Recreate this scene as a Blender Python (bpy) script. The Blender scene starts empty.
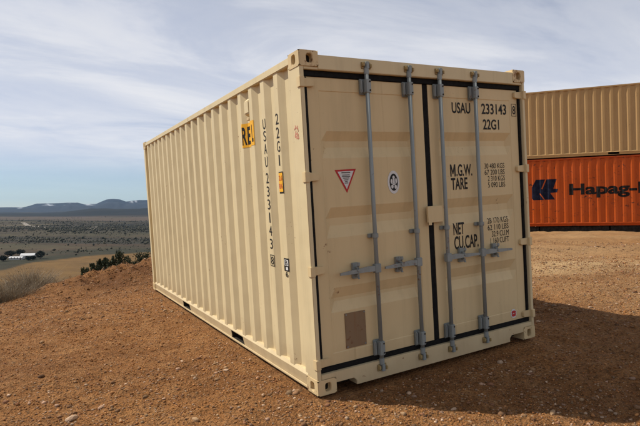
import bpy, bmesh, math, random
import numpy as np
from mathutils import Matrix, Vector
random.seed(7); rng = np.random.default_rng(11)
sc = bpy.context.scene
C = sc.collection
R = math.radians

# ------------------------------------------------------------------ camera
CAM = Vector((-1.861361, -3.358536, 1.413867))
RIGHT = Vector((0.8734547, -0.4869054, 0.0)); UP = Vector((0.0037918, 0.0068021, 0.9999697)); FWD = Vector((0.4868906, 0.8734282, -0.0077876))
cd = bpy.data.cameras.new('camera'); cam = bpy.data.objects.new('camera', cd); C.objects.link(cam)
cd.sensor_width = 36; cd.lens = 28.8914; cd.clip_start = 0.05; cd.clip_end = 60000
cam.matrix_world = Matrix(((RIGHT.x, UP.x, -FWD.x, CAM.x), (RIGHT.y, UP.y, -FWD.y, CAM.y), (RIGHT.z, UP.z, -FWD.z, CAM.z), (0, 0, 0, 1)))
sc.camera = cam
# graded pad frame: the hilltop under the container is a little out of level
PAD = Matrix(((0.99783664, -0.00131001, -0.06572916, 0), (0.00139027, 0.99999834, 0.00117529, 0), (0.06572751, -0.00126413, 0.99783681, 0), (0, 0, 0, 1)))

# ------------------------------------------------------------------ light, sky, exposure
SUN = (PAD.to_3x3() @ Vector((-1.45, 1.45, 2.591))).normalized()
w = bpy.data.worlds.new('World'); sc.world = w; w.use_nodes = True
nt = w.node_tree; nt.nodes.clear()
def N(tree, t, **kw):
    n = tree.nodes.new(t)
    for k, v in kw.items():
        if k.startswith('i_'):
            n.inputs[k[2:].replace('_', ' ')].default_value = v
        else: setattr(n, k, v)
    return n
def mathn(tree, op, a, b=None, clamp=False):
    n = tree.nodes.new('ShaderNodeMath'); n.operation = op; n.use_clamp = clamp
    for i, v in enumerate((a, b)):
        if v is None: continue
        if isinstance(v, (int, float)): n.inputs[i].default_value = v
        else: tree.links.new(v, n.inputs[i])
    return n.outputs[0]
def ramp(tree, fac, stops, interp='LINEAR'):
    n = tree.nodes.new('ShaderNodeValToRGB'); n.color_ramp.interpolation = interp
    e = n.color_ramp.elements
    while len(e) < len(stops): e.new(0.5)
    for i, (p, c) in enumerate(stops):
        e[i].position = p
        e[i].color = (c, c, c, 1) if isinstance(c, (int, float)) else (*c, 1)
    tree.links.new(fac, n.inputs[0]); return n.outputs[0]
def mixc(tree, fac, a, b, mode='MIX'):
    n = tree.nodes.new('ShaderNodeMix'); n.data_type = 'RGBA'; n.blend_type = mode
    for s, v in ((n.inputs[0], fac), (n.inputs[6], a), (n.inputs[7], b)):
        if isinstance(v, (int, float)): s.default_value = v
        elif isinstance(v, tuple): s.default_value = (*v, 1) if len(v) == 3 else v
        else: tree.links.new(v, s)
    return n.outputs[2]
def noise(tree, vec, scale, detail=4, rough=0.55, dist=0.0):
    n = N(tree, 'ShaderNodeTexNoise', i_Scale=scale, i_Detail=detail, i_Roughness=rough, i_Distortion=dist)
    tree.links.new(vec, n.inputs['Vector']); return n.outputs[0]
def mapping(tree, vec, scale=(1, 1, 1), rot=(0, 0, 0), loc=(0, 0, 0)):
    n = tree.nodes.new('ShaderNodeMapping'); n.inputs['Scale'].default_value = scale
    n.inputs['Rotation'].default_value = rot; n.inputs['Location'].default_value = loc
    tree.links.new(vec, n.inputs[0]); return n.outputs[0]
sky = N(nt, 'ShaderNodeTexSky', sky_type='NISHITA', sun_disc=False, altitude=1800, air_density=1.0, dust_density=0.05, ozone_density=5.0)
sky.sun_elevation = math.asin(SUN.z); sky.sun_rotation = math.atan2(SUN.x, SUN.y)
tc = nt.nodes.new('ShaderNodeTexCoord')
sep = nt.nodes.new('ShaderNodeSeparateXYZ'); nt.links.new(tc.outputs['Generated'], sep.inputs[0])
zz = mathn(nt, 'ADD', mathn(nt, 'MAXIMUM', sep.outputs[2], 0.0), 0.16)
cmb = nt.nodes.new('ShaderNodeCombineXYZ')
nt.links.new(mathn(nt, 'DIVIDE', sep.outputs[0], zz), cmb.inputs[0]); nt.links.new(mathn(nt, 'DIVIDE', sep.outputs[1], zz), cmb.inputs[1])
pl = mapping(nt, cmb.outputs[0], scale=(0.7, 1.35, 1), rot=(0, 0, R(24)), loc=(0.35, 0.2, 0))
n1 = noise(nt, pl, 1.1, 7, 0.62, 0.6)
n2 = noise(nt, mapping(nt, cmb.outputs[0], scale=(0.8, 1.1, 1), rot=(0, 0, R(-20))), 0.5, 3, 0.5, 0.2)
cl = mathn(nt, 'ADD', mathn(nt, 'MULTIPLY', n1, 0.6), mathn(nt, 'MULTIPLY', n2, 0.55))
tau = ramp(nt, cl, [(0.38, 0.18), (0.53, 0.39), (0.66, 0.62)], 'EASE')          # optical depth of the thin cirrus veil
clf = mathn(nt, 'SUBTRACT', 1.0, mathn(nt, 'POWER', 2.71828, mathn(nt, 'DIVIDE', mathn(nt, 'MULTIPLY', tau, -0.95), mathn(nt, 'ADD', mathn(nt, 'MAXIMUM', sep.outputs[2], 0.0), 0.05))))  # cover thins overhead, shaped so less sky light fills the shade
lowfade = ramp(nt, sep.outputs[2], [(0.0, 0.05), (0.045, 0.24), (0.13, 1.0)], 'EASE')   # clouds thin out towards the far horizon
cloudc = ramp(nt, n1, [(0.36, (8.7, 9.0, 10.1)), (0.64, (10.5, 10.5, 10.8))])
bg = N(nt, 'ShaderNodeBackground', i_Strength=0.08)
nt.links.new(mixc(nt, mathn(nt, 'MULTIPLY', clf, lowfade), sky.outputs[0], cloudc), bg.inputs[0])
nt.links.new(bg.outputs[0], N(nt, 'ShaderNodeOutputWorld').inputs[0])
sl = bpy.data.lights.new('sun', 'SUN'); sl.energy = 5.0; sl.angle = R(0.53); sl.color = (1.0, 0.945, 0.845)
so = bpy.data.objects.new('sun', sl); C.objects.link(so); so.rotation_euler = SUN.to_track_quat('Z', 'Y').to_euler(); so.location = (-20, 20, 40)
sc.view_settings.view_transform = 'Standard'; sc.view_settings.look = 'None'; sc.view_settings.gamma = 1.0
sc.view_settings.use_curve_mapping = False; sc.view_settings.exposure = 0.06
sc.cycles.max_bounces = 6; sc.cycles.volume_bounces = 1; sc.cycles.use_denoising = True

# ------------------------------------------------------------------ materials
def newmat(name):
    m = bpy.data.materials.new(name); m.use_nodes = True; t = m.node_tree
    b = t.nodes['Principled BSDF']; return m, t, b
def objco(t): return N(t, 'ShaderNodeTexCoord').outputs['Object']
def bump(t, b, h, strength, dist):
    n = N(t, 'ShaderNodeBump', i_Strength=strength, i_Distance=dist); t.links.new(h, n.inputs['Height']); t.links.new(n.outputs[0], b.inputs['Normal'])
def paint(name, base, rust=0.0, dirt=0.25, rough=0.5, dustz=0.0, scuff=0.0, seed=0.0, fade=0.10, wave=0.25):
    m, t, b = newmat(name); co = mapping(t, objco(t), loc=(seed, seed * 1.7, 0))
    c = mixc(t, mathn(t, 'MULTIPLY', ramp(t, noise(t, co, 1.3, 4), [(0.3, 0), (0.7, 1)]), fade), base, tuple(min(1, x * 1.25 + 0.03) for x in base))
    st = ramp(t, noise(t, mapping(t, co, scale=(9, 9, 0.7)), 1.0, 5, 0.65), [(0.5, 0), (0.78, 1)])
    c = mixc(t, mathn(t, 'MULTIPLY', st, dirt), c, tuple(x * 0.55 for x in base))
    if dustz:
        z = N(t, 'ShaderNodeSeparateXYZ'); t.links.new(objco(t), z.inputs[0])
        d = mathn(t, 'MULTIPLY', ramp(t, mathn(t, 'ADD', z.outputs[2], mathn(t, 'MULTIPLY', noise(t, co, 5, 5), 0.35)), [(0.15, 0.75), (0.52, 0.0)]), dustz)
        c = mixc(t, d, c, (0.30, 0.17, 0.085))
    rr_ = ramp(t, noise(t, mapping(t, co, scale=(14, 14, 0.45), loc=(3, 1, 0)), 1.0, 4, 0.6), [(0.66, 0), (0.76, 1)])
    c = mixc(t, mathn(t, 'MULTIPLY', rr_, 0.3 * dirt / 0.3), c, (0.22, 0.10, 0.04))
    if scuff:
        s1 = ramp(t, noise(t, mapping(t, co, scale=(1, 2.2, 3.0)), 2.6, 6, 0.68, 0.8), [(0.59, 0), (0.65, 1)])
        s2 = ramp(t, noise(t, co, 0.9, 3), [(0.36, 0.25), (0.55, 1)])
        c = mixc(t, mathn(t, 'MULTIPLY', mathn(t, 'MULTIPLY', s1, s2), scuff), c, (0.035, 0.018, 0.012))
    rg = rough
    if rust:
        r = ramp(t, mathn(t, 'ADD', mathn(t, 'MULTIPLY', noise(t, co, 34, 5, 0.6), 0.55), mathn(t, 'MULTIPLY', noise(t, co, 4.0, 3), 0.5)), [(0.68 - rust * 0.14, 0), (0.74 - rust * 0.14, 1)])
        c = mixc(t, mathn(t, 'MULTIPLY', r, 0.85), c, (0.16, 0.055, 0.02))
        rg = mathn(t, 'ADD', mathn(t, 'MULTIPLY', r, 0.35), rough, True)
    t.links.new(c, b.inputs['Base Color'])
    if isinstance(rg, (int, float)): b.inputs['Roughness'].default_value = rg
    else: t.links.new(rg, b.inputs['Roughness'])
    b.inputs['Specular IOR Level'].default_value = 0.22
    h = mathn(t, 'ADD', noise(t, co, 2.3, 2), mathn(t, 'MULTIPLY', noise(t, co, 60, 3), 0.03))
    bump(t, b, h, wave, 0.02)
    return m
TAN = (0.63, 0.515, 0.305)
M = {}
M['tan'] = paint('beige_paint', TAN, rust=0.05, dirt=0.30, dustz=0.55, wave=0.45, fade=0.2)
M['tan_shaded'] = paint('beige_shaded_door', (0.63, 0.485, 0.265), rust=0.04, dirt=0.32, dustz=0.5, seed=3.1, wave=0.4, fade=0.22)  # same beige, warmed to imitate bounced ground light on the shaded doors
M['tan_worn'] = paint('beige_worn_paint', (0.61, 0.46, 0.25), rust=0.70, dirt=0.45, seed=5.7)
M['tan_old'] = paint('old_tan_paint', (0.43, 0.265, 0.110), rust=0.10, dirt=0.35, seed=9.0, fade=0.2)
M['orange'] = paint('orange_paint', (0.46, 0.074, 0.003), rust=0.25, dirt=0.5, scuff=0.95, seed=2.2, fade=0.25)
M['orange_rail'] = paint('orange_rail_paint', (0.38, 0.052, 0.002), rust=0.5, dirt=0.5, scuff=0.5, seed=6.2)
M['grey_metal'] = paint('galvanised_steel', (0.265, 0.285, 0.27), rust=0.25, dirt=0.6, rough=0.55, seed=1.1)
M['grey_metal'].node_tree.nodes['Principled BSDF'].inputs['Metallic'].default_value = 0.2
M['brass'] = paint('worn_cam_steel', (0.34, 0.24, 0.10), rust=0.55, dirt=0.5, rough=0.5, seed=1.9)
def flat(name, col, rough=0.6, var=0.15, sc_=30, metallic=0):
    m, t, b = newmat(name); co = objco(t)
    c = mixc(t, ramp(t, noise(t, co, sc_, 4), [(0.35, 0), (0.7, 1)]), col, tuple(min(1, x * (1 + var * 2) + var * 0.03) for x in col))
    t.links.new(c, b.inputs['Base Color']); b.inputs['Roughness'].default_value = rough; b.inputs['Metallic'].default_value = metallic; b.inputs['Specular IOR Level'].default_value = 0.15
    return m
M['rubber'] = flat('black_rubber', (0.007, 0.0065, 0.006), 0.8)
M['ink'] = flat('black_ink', (0.014, 0.013, 0.012), 0.55, 0.3, 60)
M['hole'] = flat('dark_steel_and_shade', (0.02, 0.015, 0.01), 0.9)  # steel for bolts and floor; its near black also imitates shade in recesses
M['navy'] = flat('navy_ink', (0.005, 0.007, 0.020), 0.8, 0.3, 8)
M['darkink'] = flat('dark_lettering', (0.009, 0.007, 0.006), 0.8, 0.3, 8)
M['white'] = flat('white_sticker', (0.62, 0.61, 0.58), 0.5, 0.05, 40)
M['red'] = flat('red_ink', (0.42, 0.03, 0.03), 0.5, 0.1)
M['pinkred'] = flat('faded_red_ink', (0.52, 0.22, 0.15), 0.6, 0.1)
M['yellow'] = flat('orange_yellow_decal', (0.78, 0.40, 0.03), 0.45, 0.06)
M['plate'] = paint('rusty_plate', (0.225, 0.145, 0.080), rust=0.58, dirt=0.8, rough=0.5, seed=4.4)
M['scrawl'] = flat('small_print_ink', (0.12, 0.11, 0.10), 0.6, 0.1)
M['wood'] = flat('gap_shade_black', (0.012, 0.009, 0.007), 0.9, 0.4, 12)  # near black, standing in for the shade under the stacked containers

# ------------------------------------------------------------------ mesh helpers
class MB:
    def __init__(s): s.v = []; s.f = []
    def add(s, vs, fs):
        o = len(s.v); s.v += [tuple(v) for v in vs]; s.f += [tuple(i + o for i in f) for f in fs]; return s
    def box(s, x0, x1, y0, y1, z0, z1):
        return s.add([(x0, y0, z0), (x1, y0, z0), (x1, y1, z0), (x0, y1, z0), (x0, y0, z1), (x1, y0, z1), (x1, y1, z1), (x0, y1, z1)],
                     [(0, 3, 2, 1), (4, 5, 6, 7), (0, 1, 5, 4), (1, 2, 6, 5), (2, 3, 7, 6), (3, 0, 4, 7)])
    def prism(s, poly, a0, a1, axis):       # poly of 2-D points extruded along axis
        n = len(poly)
        def P(p, a): return (a, p[0], p[1]) if axis == 0 else (p[0], a, p[1]) if axis == 1 else (p[0], p[1], a)
        return s.add([P(p, a0) for p in poly] + [P(p, a1) for p in poly],
                     [tuple(range(n))[::-1], tuple(range(n, 2 * n))] + [(i, (i + 1) % n, n + (i + 1) % n, n + i) for i in range(n)])
    def tube(s, pts, r, n=10):
        rs = r if isinstance(r, (list, tuple)) else [r] * len(pts)
        vs = []; fs = []
        for k, p in enumerate(pts):
            p = Vector(p); d = (Vector(pts[min(k + 1, len(pts) - 1)]) - Vector(pts[max(k - 1, 0)])).normalized()
            a = d.orthogonal().normalized() if abs(d.z) < 0.9 else Vector((1, 0, 0)); a = (a - d * a.dot(d)).normalized(); b = d.cross(a)
            for i in range(n):
                t = 2 * math.pi * i / n; vs.append(p + (a * math.cos(t) + b * math.sin(t)) * rs[k])
        for k in range(len(pts) - 1):
            for i in range(n): fs.append((k * n + i, k * n + (i + 1) % n, (k + 1) * n + (i + 1) % n, (k + 1) * n + i))
        fs.append(tuple(range(n))[::-1]); fs.append(tuple((len(pts) - 1) * n + i for i in range(n)))
        return s.add(vs, fs)
    def build(s, name, mat, parent=None, bevel=0.0, smooth=False, seg=2):
        me = bpy.data.meshes.new(name); me.from_pydata(s.v, [], s.f)
        bm = bmesh.new(); bm.from_mesh(me); bmesh.ops.recalc_face_normals(bm, faces=bm.faces)
        if bevel:
            es = [e for e in bm.edges if len(e.link_faces) == 2 and e.calc_face_angle(0) > 0.6]
            bmesh.ops.bevel(bm, geom=es, offset=bevel, segments=seg, affect='EDGES', clamp_overlap=True)
        bm.to_mesh(me); bm.free()
        if smooth:
            for p in me.polygons: p.use_smooth = True
        return link(name, me, mat, parent)
def link(name, me, mat, parent=None):
    o = bpy.data.objects.new(name, me); C.objects.link(o)
    if mat is not None: me.materials.append(M[mat] if isinstance(mat, str) else mat)
    if parent is not None: o.parent = parent
    return o
def tag(o, label=None, cat=None, group=None, kind=None):
    if label: o['label'] = label
    if cat: o['category'] = cat
    if group: o['group'] = group
    if kind: o['kind'] = kind
    return o
def empty(name, mat):
    o = bpy.data.objects.new(name, None); C.objects.link(o); o.matrix_world = mat; o.empty_display_size = 0.3; return o

# flat print: text and outlines laid on a surface, cut where the surface folds
def text_poly(txt, bold=0.0):
    cu = bpy.data.curves.new('text', 'FONT'); cu.body = txt; cu.size = 1.0; cu.offset = bold; cu.resolution_u = 5
    ob = bpy.data.objects.new('text', cu); C.objects.link(ob)
    dg = bpy.context.evaluated_depsgraph_get(); me = bpy.data.meshes.new_from_object(ob.evaluated_get(dg))
    v = [(p.co.x, p.co.y) for p in me.vertices]; f = [tuple(p.vertices) for p in me.polygons]
    bpy.data.objects.remove(ob); bpy.data.curves.remove(cu); bpy.data.meshes.remove(me)
    return v, f
def fit(vf, x0, z0, x1, z1):
    v, f = vf; a = np.array(v); lo = a.min(0); hi = a.max(0)
    a = (a - lo) / (hi - lo) * [x1 - x0, z1 - z0] + [x0, z0]
    return [tuple(p) for p in a], f
def lay(name, parts, mapf, mat, parent, cuts=()):
    bm = bmesh.new()
    for v, f in parts:
        vs = [bm.verts.new((p[0], p[1], 0)) for p in v]
        for q in f:
            try: bm.faces.new([vs[i] for i in q])
            except ValueError: pass
    if cuts:
        for c in cuts:
            ax, c = c if isinstance(c, tuple) else (0, c)
            bmesh.ops.bisect_plane(bm, geom=bm.verts[:] + bm.edges[:] + bm.faces[:], plane_co=(c, 0, 0) if ax == 0 else (0, c, 0), plane_no=(1, 0, 0) if ax == 0 else (0, 1, 0), dist=1e-6)
    for vv in bm.verts: vv.co = Vector(mapf(vv.co.x, vv.co.y))
    me = bpy.data.meshes.new(name); bm.to_mesh(me); bm.free()
    return link(name, me, mat, parent)
def quad(x0, z0, x1, z1): return ([(x0, z0), (x1, z0), (x1, z1), (x0, z1)], [(0, 1, 2, 3)])
def ellipse(cx, cz, rx, rz, n=28): return ([(cx + rx * math.cos(2 * math.pi * i / n), cz + rz * math.sin(2 * math.pi * i / n)) for i in range(n)], [tuple(range(n))])
def ring(cx, cz, rx, rz, t, n=28):
    v = []; f = []
    for i in range(n):
        a = 2 * math.pi * i / n; v += [(cx + rx * math.cos(a), cz + rz * math.sin(a)), (cx + (rx - t) * math.cos(a), cz + (rz - t) * math.sin(a))]
    for i in range(n): j = (i + 1) % n; f.append((2 * i, 2 * j, 2 * j + 1, 2 * i + 1))
    return v, f

# ------------------------------------------------------------------ terrain
def hash2(ix, iy, seed):
    h = (ix.astype(np.int64) * 374761393 + iy.astype(np.int64) * 668265263 + seed * 1442695041) & 0x7fffffff
    h = ((h ^ (h >> 13)) * 1274126177) & 0x7fffffff
    return ((h ^ (h >> 16)) & 0xffff) / 65535.0
def vnoise(x, y, seed=0):
    ix = np.floor(x); iy = np.floor(y); fx = x - ix; fy = y - iy
    fx = fx * fx * (3 - 2 * fx); fy = fy * fy * (3 - 2 * fy)
    a = hash2(ix, iy, seed); b = hash2(ix + 1, iy, seed); c = hash2(ix, iy + 1, seed); d = hash2(ix + 1, iy + 1, seed)
    return (a + (b - a) * fx) * (1 - fy) + (c + (d - c) * fx) * fy - 0.5
def fbm(x, y, seed=0, oct_=4):
    s = 0; a = 1.0
    for k in range(oct_):
        s = s + a * vnoise(x * 2 ** k + 17.3 * k, y * 2 ** k - 9.1 * k, seed + k); a *= 0.5
    return s
def sstep(a, b, x):
    t = np.clip((x - a) / (b - a), 0, 1); return t * t * (3 - 2 * t)
FLOOR = -38.6
MESA_U = [-900, -500, -300, -150, -60, -10, 22, 30, 36, 78, 84, 96, 101, 107, 113, 120, 126, 132, 140, 150, 200, 300, 420, 600, 900]
MESA_H = [70, 55, 95, 60, 45, 36, 34, 62, 96, 98, 68, 70, 104, 140, 152, 142, 112, 122, 134, 128, 90, 110, 70, 95, 60]
def padz(x, y):
    xx = np.clip(x, -40, None)
    z = np.where(xx < 4, 0.06587 * xx, 0.06587 * 4 + 0.0275 * (xx - 4))
    k = np.clip((xx - 2) / 4, 0, 1)                       # soft knee where the grading flattens
    z = np.where((xx > 2) & (xx < 6), 0.06587 * 2 + 4 * (0.06587 * k - (0.06587 - 0.0275) * 0.5 * k * k), z)
    z = np.where(xx >= 6, 0.06587 * 2 + 4 * (0.06587 - (0.06587 - 0.0275) * 0.5) + 0.0275 * (np.minimum(xx, 60) - 6), z)
    return z - 0.00118 * y
def height(x, y, detail=True):
    x = np.asarray(x, float); y = np.asarray(y, float)
    s = -0.73 * x + 0.68 * y - 6.4 + 0.5 * vnoise(x * 0.35, y * 0.35, 5); t = 0.68 * x + 0.73 * y
    s = s - 0.85 * (1 - sstep(2.8, 6.4, t))
    r = np.hypot(x - 2, y - 3)
    z = padz(x, y)
    if detail:
        under = np.maximum(np.maximum(-x, x - 2.438), np.maximum(-y, y - 6.06))      # distance outside the container's footprint
        un2 = sstep(-0.15, 0.9, under)
        rut = np.sin((x * 0.55 + y * 0.83) * 2.1 + 2.0 * vnoise(x * 0.4, y * 0.4, 8))
        z = z - 0.014 + un2 * (0.05 * fbm(x * 0.8, y * 0.8, 1, 3) + 0.02 * rut) + (0.25 + 0.75 * un2) * (0.034 * fbm(x * 4.6, y * 4.6, 21, 5))
        z = z - 0.02 * np.exp(-((y + 0.3) / 0.5) ** 2) * ((x > 0.3) & (x < 2.6)) 
        berm = np.exp(-((s + 0.2) / 0.8) ** 2) * sstep(3.6, 5.6, t) * (1 - sstep(16, 19, t))
        z = z + berm * (0.13 + 0.36 * fbm(x * 1.4, y * 1.4, 31, 4))
        lump = np.exp(-((s + 1.0) / 0.55) ** 2) * sstep(4.2, 5.4, t) * (1 - sstep(8, 9, t))
        z = z + lump * (0.05 + 0.34 * fbm(x * 2.2, y * 2.2, 41, 4) + 0.08 * fbm(x * 7, y * 7, 43, 3)) + berm * 0.09 * fbm(x * 5.5, y * 5.5, 44, 4)
    drop = 0.33 * (np.sqrt(s * s + 0.5) + s) / 2
    edge = 0.22 * np.maximum(r - 170, 0)
    z = z - drop - edge
    z = z + sstep(15, 60, s) * 2.0 * fbm(x * 0.03, y * 0.03, 51, 4)
    fl = FLOOR + sstep(250, 1500, r) * 13 * fbm(x * 0.0032, y * 0.0042, 61, 4) * (1 - 0.55 * sstep(1500, 2500, r))
    # dark wooded ridge and the far mesas
    dx = x - CAM.x; dy = y - CAM.y
    fw = dx * FWD.x + dy * FWD.y; rt = dx * RIGHT.x + dy * RIGHT.y
    az = np.arctan2(rt, fw); u = np.where(np.abs(az) < 1.3, 320 + 513.62 * np.tan(np.clip(az, -1.3, 1.3)), 320 + 900 * np.sin(az * 3))
    rr = np.hypot(dx, dy); dep = rr * np.maximum(np.cos(az), 0.35)
    rid = np.interp(u, [-900, -200, 40, 62, 90, 150, 220, 320, 640, 900], [30, 10, 8, 14, 42, 46, 26, 44, 30, 40]) * (1 + 0.22 * fbm(u * 0.05, u * 0.0, 71, 3))
    fl = fl + rid * sstep(2600, 3500, dep) * (1 + 0.22 * fbm(x * 0.004, y * 0.004, 72, 3)) * (1 - 0.5 * sstep(3900, 4600, dep))
    me_ = np.interp(u, MESA_U, MESA_H) + 2.5 * fbm(u * 0.2, dep * 0.002, 81, 4)
    prof = 0.62 * sstep(5600, 7500, dep) + 0.38 * sstep(7550, 7900, dep)
    fl = fl + 34 * np.abs(fbm(u * 0.10, dep * 0.0006, 83, 4)) * sstep(5400, 6400, dep) * (1 - sstep(7300, 7800, dep))
    fl = fl + (me_ - FLOOR - 12) * prof * (1 + 0.05 * fbm(x * 0.002, y * 0.002, 82, 4) * (1 - sstep(7700, 7900, dep)))
    k = 4.0
    return np.maximum(z, fl) + np.where(np.abs(z - fl) < k, (k - np.abs(z - fl)) ** 2 / (4 * k), 0.0)
def hz(x, y): return float(height(np.array([x]), np.array([y]))[0])
AZ = math.atan2(FWD.y, FWD.x)
fine = np.arange(-46, 46.01, 0.19); coarse = np.arange(48, 312.01, 3.0)
ang = AZ + np.radians(np.concatenate([fine, coarse])); na = len(ang)
rad = [0.25]
while rad[-1] < 15000: rad.append(rad[-1] * (1.0135 if rad[-1] < 40 else 1.02))
rad = np.array(rad); nr = len(rad)
gx = CAM.x + rad[:, None] * np.cos(ang)[None, :]; gy = CAM.y + rad[:, None] * np.sin(ang)[None, :]
gz = height(gx, gy)
vs = np.column_stack([gx.ravel(), gy.ravel(), gz.ravel()])
vs = np.vstack([vs, [[CAM.x, CAM.y, float(gz[0].mean())]]])
i0 = (np.arange(nr - 1)[:, None] * na + np.arange(na)[None, :]); i1 = (np.arange(nr - 1)[:, None] * na + (np.arange(na)[None, :] + 1) % na)
quads = np.stack([i0, i0 + na, i1 + na, i1], -1).reshape(-1, 4)
tris = np.stack([np.full(na, nr * na), np.arange(na), (np.arange(na) + 1) % na], -1)
me = bpy.data.meshes.new('ground')
me.vertices.add(len(vs)); me.vertices.foreach_set('co', vs.ravel())
loops = np.concatenate([quads.ravel(), tris.ravel()]); me.loops.add(len(loops)); me.loops.foreach_set('vertex_index', loops.astype(np.int32))
npoly = len(quads) + len(tris); me.polygons.add(npoly)
me.polygons.foreach_set('loop_start', np.concatenate([np.arange(len(quads)) * 4, len(quads) * 4 + np.arange(len(tris)) * 3]).astype(np.int32))
me.polygons.foreach_set('use_smooth', np.ones(npoly, bool))
me.update(calc_edges=True)
# what grows or lies where: colour of the land itself
X, Y, Z = vs.T
S = -0.73 * X + 0.68 * Y - 6.4; dX = X - CAM.x; dY = Y - CAM.y; rr = np.hypot(dX, dY)
rt = dX * RIGHT.x + dY * RIGHT.y; fw = dX * FWD.x + dY * FWD.y; az = np.arctan2(rt, fw); dep = rr * np.maximum(np.cos(az), 0.35)
def lerp(a, b, f): return a + (b - a) * f[:, None]
brush = np.array([0.036, 0.027, 0.015]); green = np.array([0.027, 0.026, 0.013]); red = np.array([0.060, 0.037, 0.021]); tanf = np.array([0.132, 0.074, 0.023]); woods = np.array([0.010, 0.011, 0.009]); strip = np.array([0.075, 0.053, 0.036])
col = lerp(np.tile(brush, (len(X), 1)), green, sstep(-0.1, 0.35, fbm(X * 0.006, Y * 0.006, 91, 4)))
col = lerp(col, red, sstep(0.1, 0.35, fbm(X * 0.004 + 5, Y * 0.007, 92, 4)))
col = lerp(col, np.array([0.125, 0.092, 0.05]), 0.85 * sstep(0.22, 0.5, fbm(X * 0.0022 + 3, Y * 0.009, 102, 4)) * sstep(560, 650, rr))
bn = fbm(rt * 0.0028, fw * 0.016, 103, 4); bz = sstep(540, 620, rr) * (1 - sstep(1900, 2600, rr))
col = lerp(col, np.array([0.064, 0.052, 0.027]), 0.75 * bz * sstep(0.02, 0.3, bn)); col = lerp(col, np.array([0.024, 0.024, 0.017]), 0.75 * bz * sstep(0.05, 0.35, -bn))
fb = 455 + 55 * fbm(X * 0.006, Y * 0.006, 93, 3) + 55 * sstep(-0.52, -0.40, az) - 65 * (1 - sstep(-0.56, -0.50, az))
field = sstep(120, 190, rr) * (1 - sstep(-6, 6, rr - fb))
col = lerp(col, tanf * (1 + 0.0), field)
col = lerp(col, strip, sstep(1550, 1750, dep) * (1 - sstep(2500, 2750, dep)) * sstep(-0.35, 0.15, fbm(X * 0.001, Y * 0.003, 94, 3)))
uq = 320 + 513.62 * rt / np.maximum(fw, 1)
wb = sstep(700, 950, dep) * (1 - sstep(1350, 1600, dep)) * sstep(-0.3, 0.15, fbm(X * 0.004, Y * 0.004, 142, 3)) * sstep(20, 90, uq)
col = lerp(col, woods * 1.4, wb * 0.8)
col = lerp(col, woods, sstep(2600, 2900, dep) * sstep(-0.6, -0.1, fbm(X * 0.002, Y * 0.002, 95, 4)))
rock = np.array([0.026, 0.028, 0.032])
col = lerp(col, rock, sstep(5200, 6000, dep) * 0.8)
snow = sstep(7450, 7650, dep) * (1 - sstep(7850, 7950, dep)) * sstep(0.26, 0.42, fbm(X * 0.011, Y * 0.006, 96, 4))
col = lerp(col, np.array([0.75, 0.78, 0.82]), snow * 0.4)
far = sstep(1.0, 9.0, S + 1.6 * fbm(X * 0.3, Y * 0.3, 97, 3)); far = np.maximum(far, sstep(60, 90, rr))
hillgrass = sstep(1, 9, S) * (1 - sstep(60, 140, S))
col = lerp(col, np.array([0.20, 0.145, 0.08]), hillgrass * 0.8)
bandp = 0.65 * np.exp(-((fw - 9.9 - 0.5 * fbm(X * 0.5, Y * 0.5, 98, 3)) / 0.75) ** 2) * sstep(2.5, 4.5, rt) * (0.55 + 0.9 * fbm(X * 1.3, Y * 1.3, 99, 4))
damp = np.exp(-((S + 0.9) / 1.1) ** 2) * sstep(3.8, 5.2, 0.68 * X + 0.73 * Y) * (0.8 + 0.8 * fbm(X * 1.2, Y * 1.2, 100, 3))
for nm, arr in (('far', far), ('pale', np.clip(bandp + 0.42 * sstep(3, 5.5, X) * (1 - sstep(40, 60, rr)) * (0.7 + 0.8 * fbm(X * 0.7, Y * 0.7, 101, 3)), 0, 1)), ('damp', np.clip(damp, 0, 1))):
    a = me.attributes.new(nm, 'FLOAT', 'POINT'); a.data.foreach_set('value', arr.astype(np.float32))
a = me.attributes.new('land', 'FLOAT_COLOR', 'POINT'); a.data.foreach_set('color', np.column_stack([col, np.ones(len(col))]).astype(np.float32).ravel())
m, t, b = newmat('dirt_and_land'); co = objco(t)
def attr(t, n, out='Fac'): return N(t, 'ShaderNodeAttribute', attribute_name=n).outputs[out]
st_ = noise(t, mapping(t, co, scale=(0.55, 3.6, 1), rot=(0, 0, R(-38))), 1.6, 5, 0.65, 0.5); na_ = mathn(t, 'ADD', mathn(t, 'MULTIPLY', noise(t, co, 0.7, 6, 0.6, 0.4), 0.6), mathn(t, 'MULTIPLY', st_, 0.4)); nb_ = noise(t, co, 5.5, 6, 0.65); nc_ = noise(t, co, 38, 5, 0.7)
c = mixc(t, ramp(t, na_, [(0.36, 0), (0.62, 1)]), (0.175, 0.067, 0.020), (0.395, 0.175, 0.056))
c = mixc(t, mathn(t, 'MULTIPLY', ramp(t, nb_, [(0.45, 0), (0.68, 1)]), 0.6), c, (0.46, 0.24, 0.098))
c = mixc(t, mathn(t, 'MULTIPLY', ramp(t, nc_, [(0.40, 1), (0.52, 0)]), 0.7), c, (0.080, 0.034, 0.010))  # dark specks in the pits, painted in place of small clod shadows
c = mixc(t, mathn(t, 'MULTIPLY', ramp(t, noise(t, co, 120, 3, 0.7), [(0.56, 0), (0.66, 1)]), 0.55), c, (0.42, 0.27, 0.13))
c = mixc(t, mathn(t, 'MULTIPLY', attr(t, 'damp'), 0.75, True), c, (0.13, 0.054, 0.020))
c = mixc(t, mathn(t, 'MULTIPLY', attr(t, 'pale'), 1.0, True), c, (0.60, 0.40, 0.20))
fn = ramp(t, noise(t, mapping(t, co, scale=(0.05, 0.05, 0.05)), 1.0, 8, 0.7), [(0.3, 0.72), (0.7, 1.3)])
lc = mixc(t, 1.0, attr(t, 'land', 'Color'), fn, 'MULTIPLY')
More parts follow.
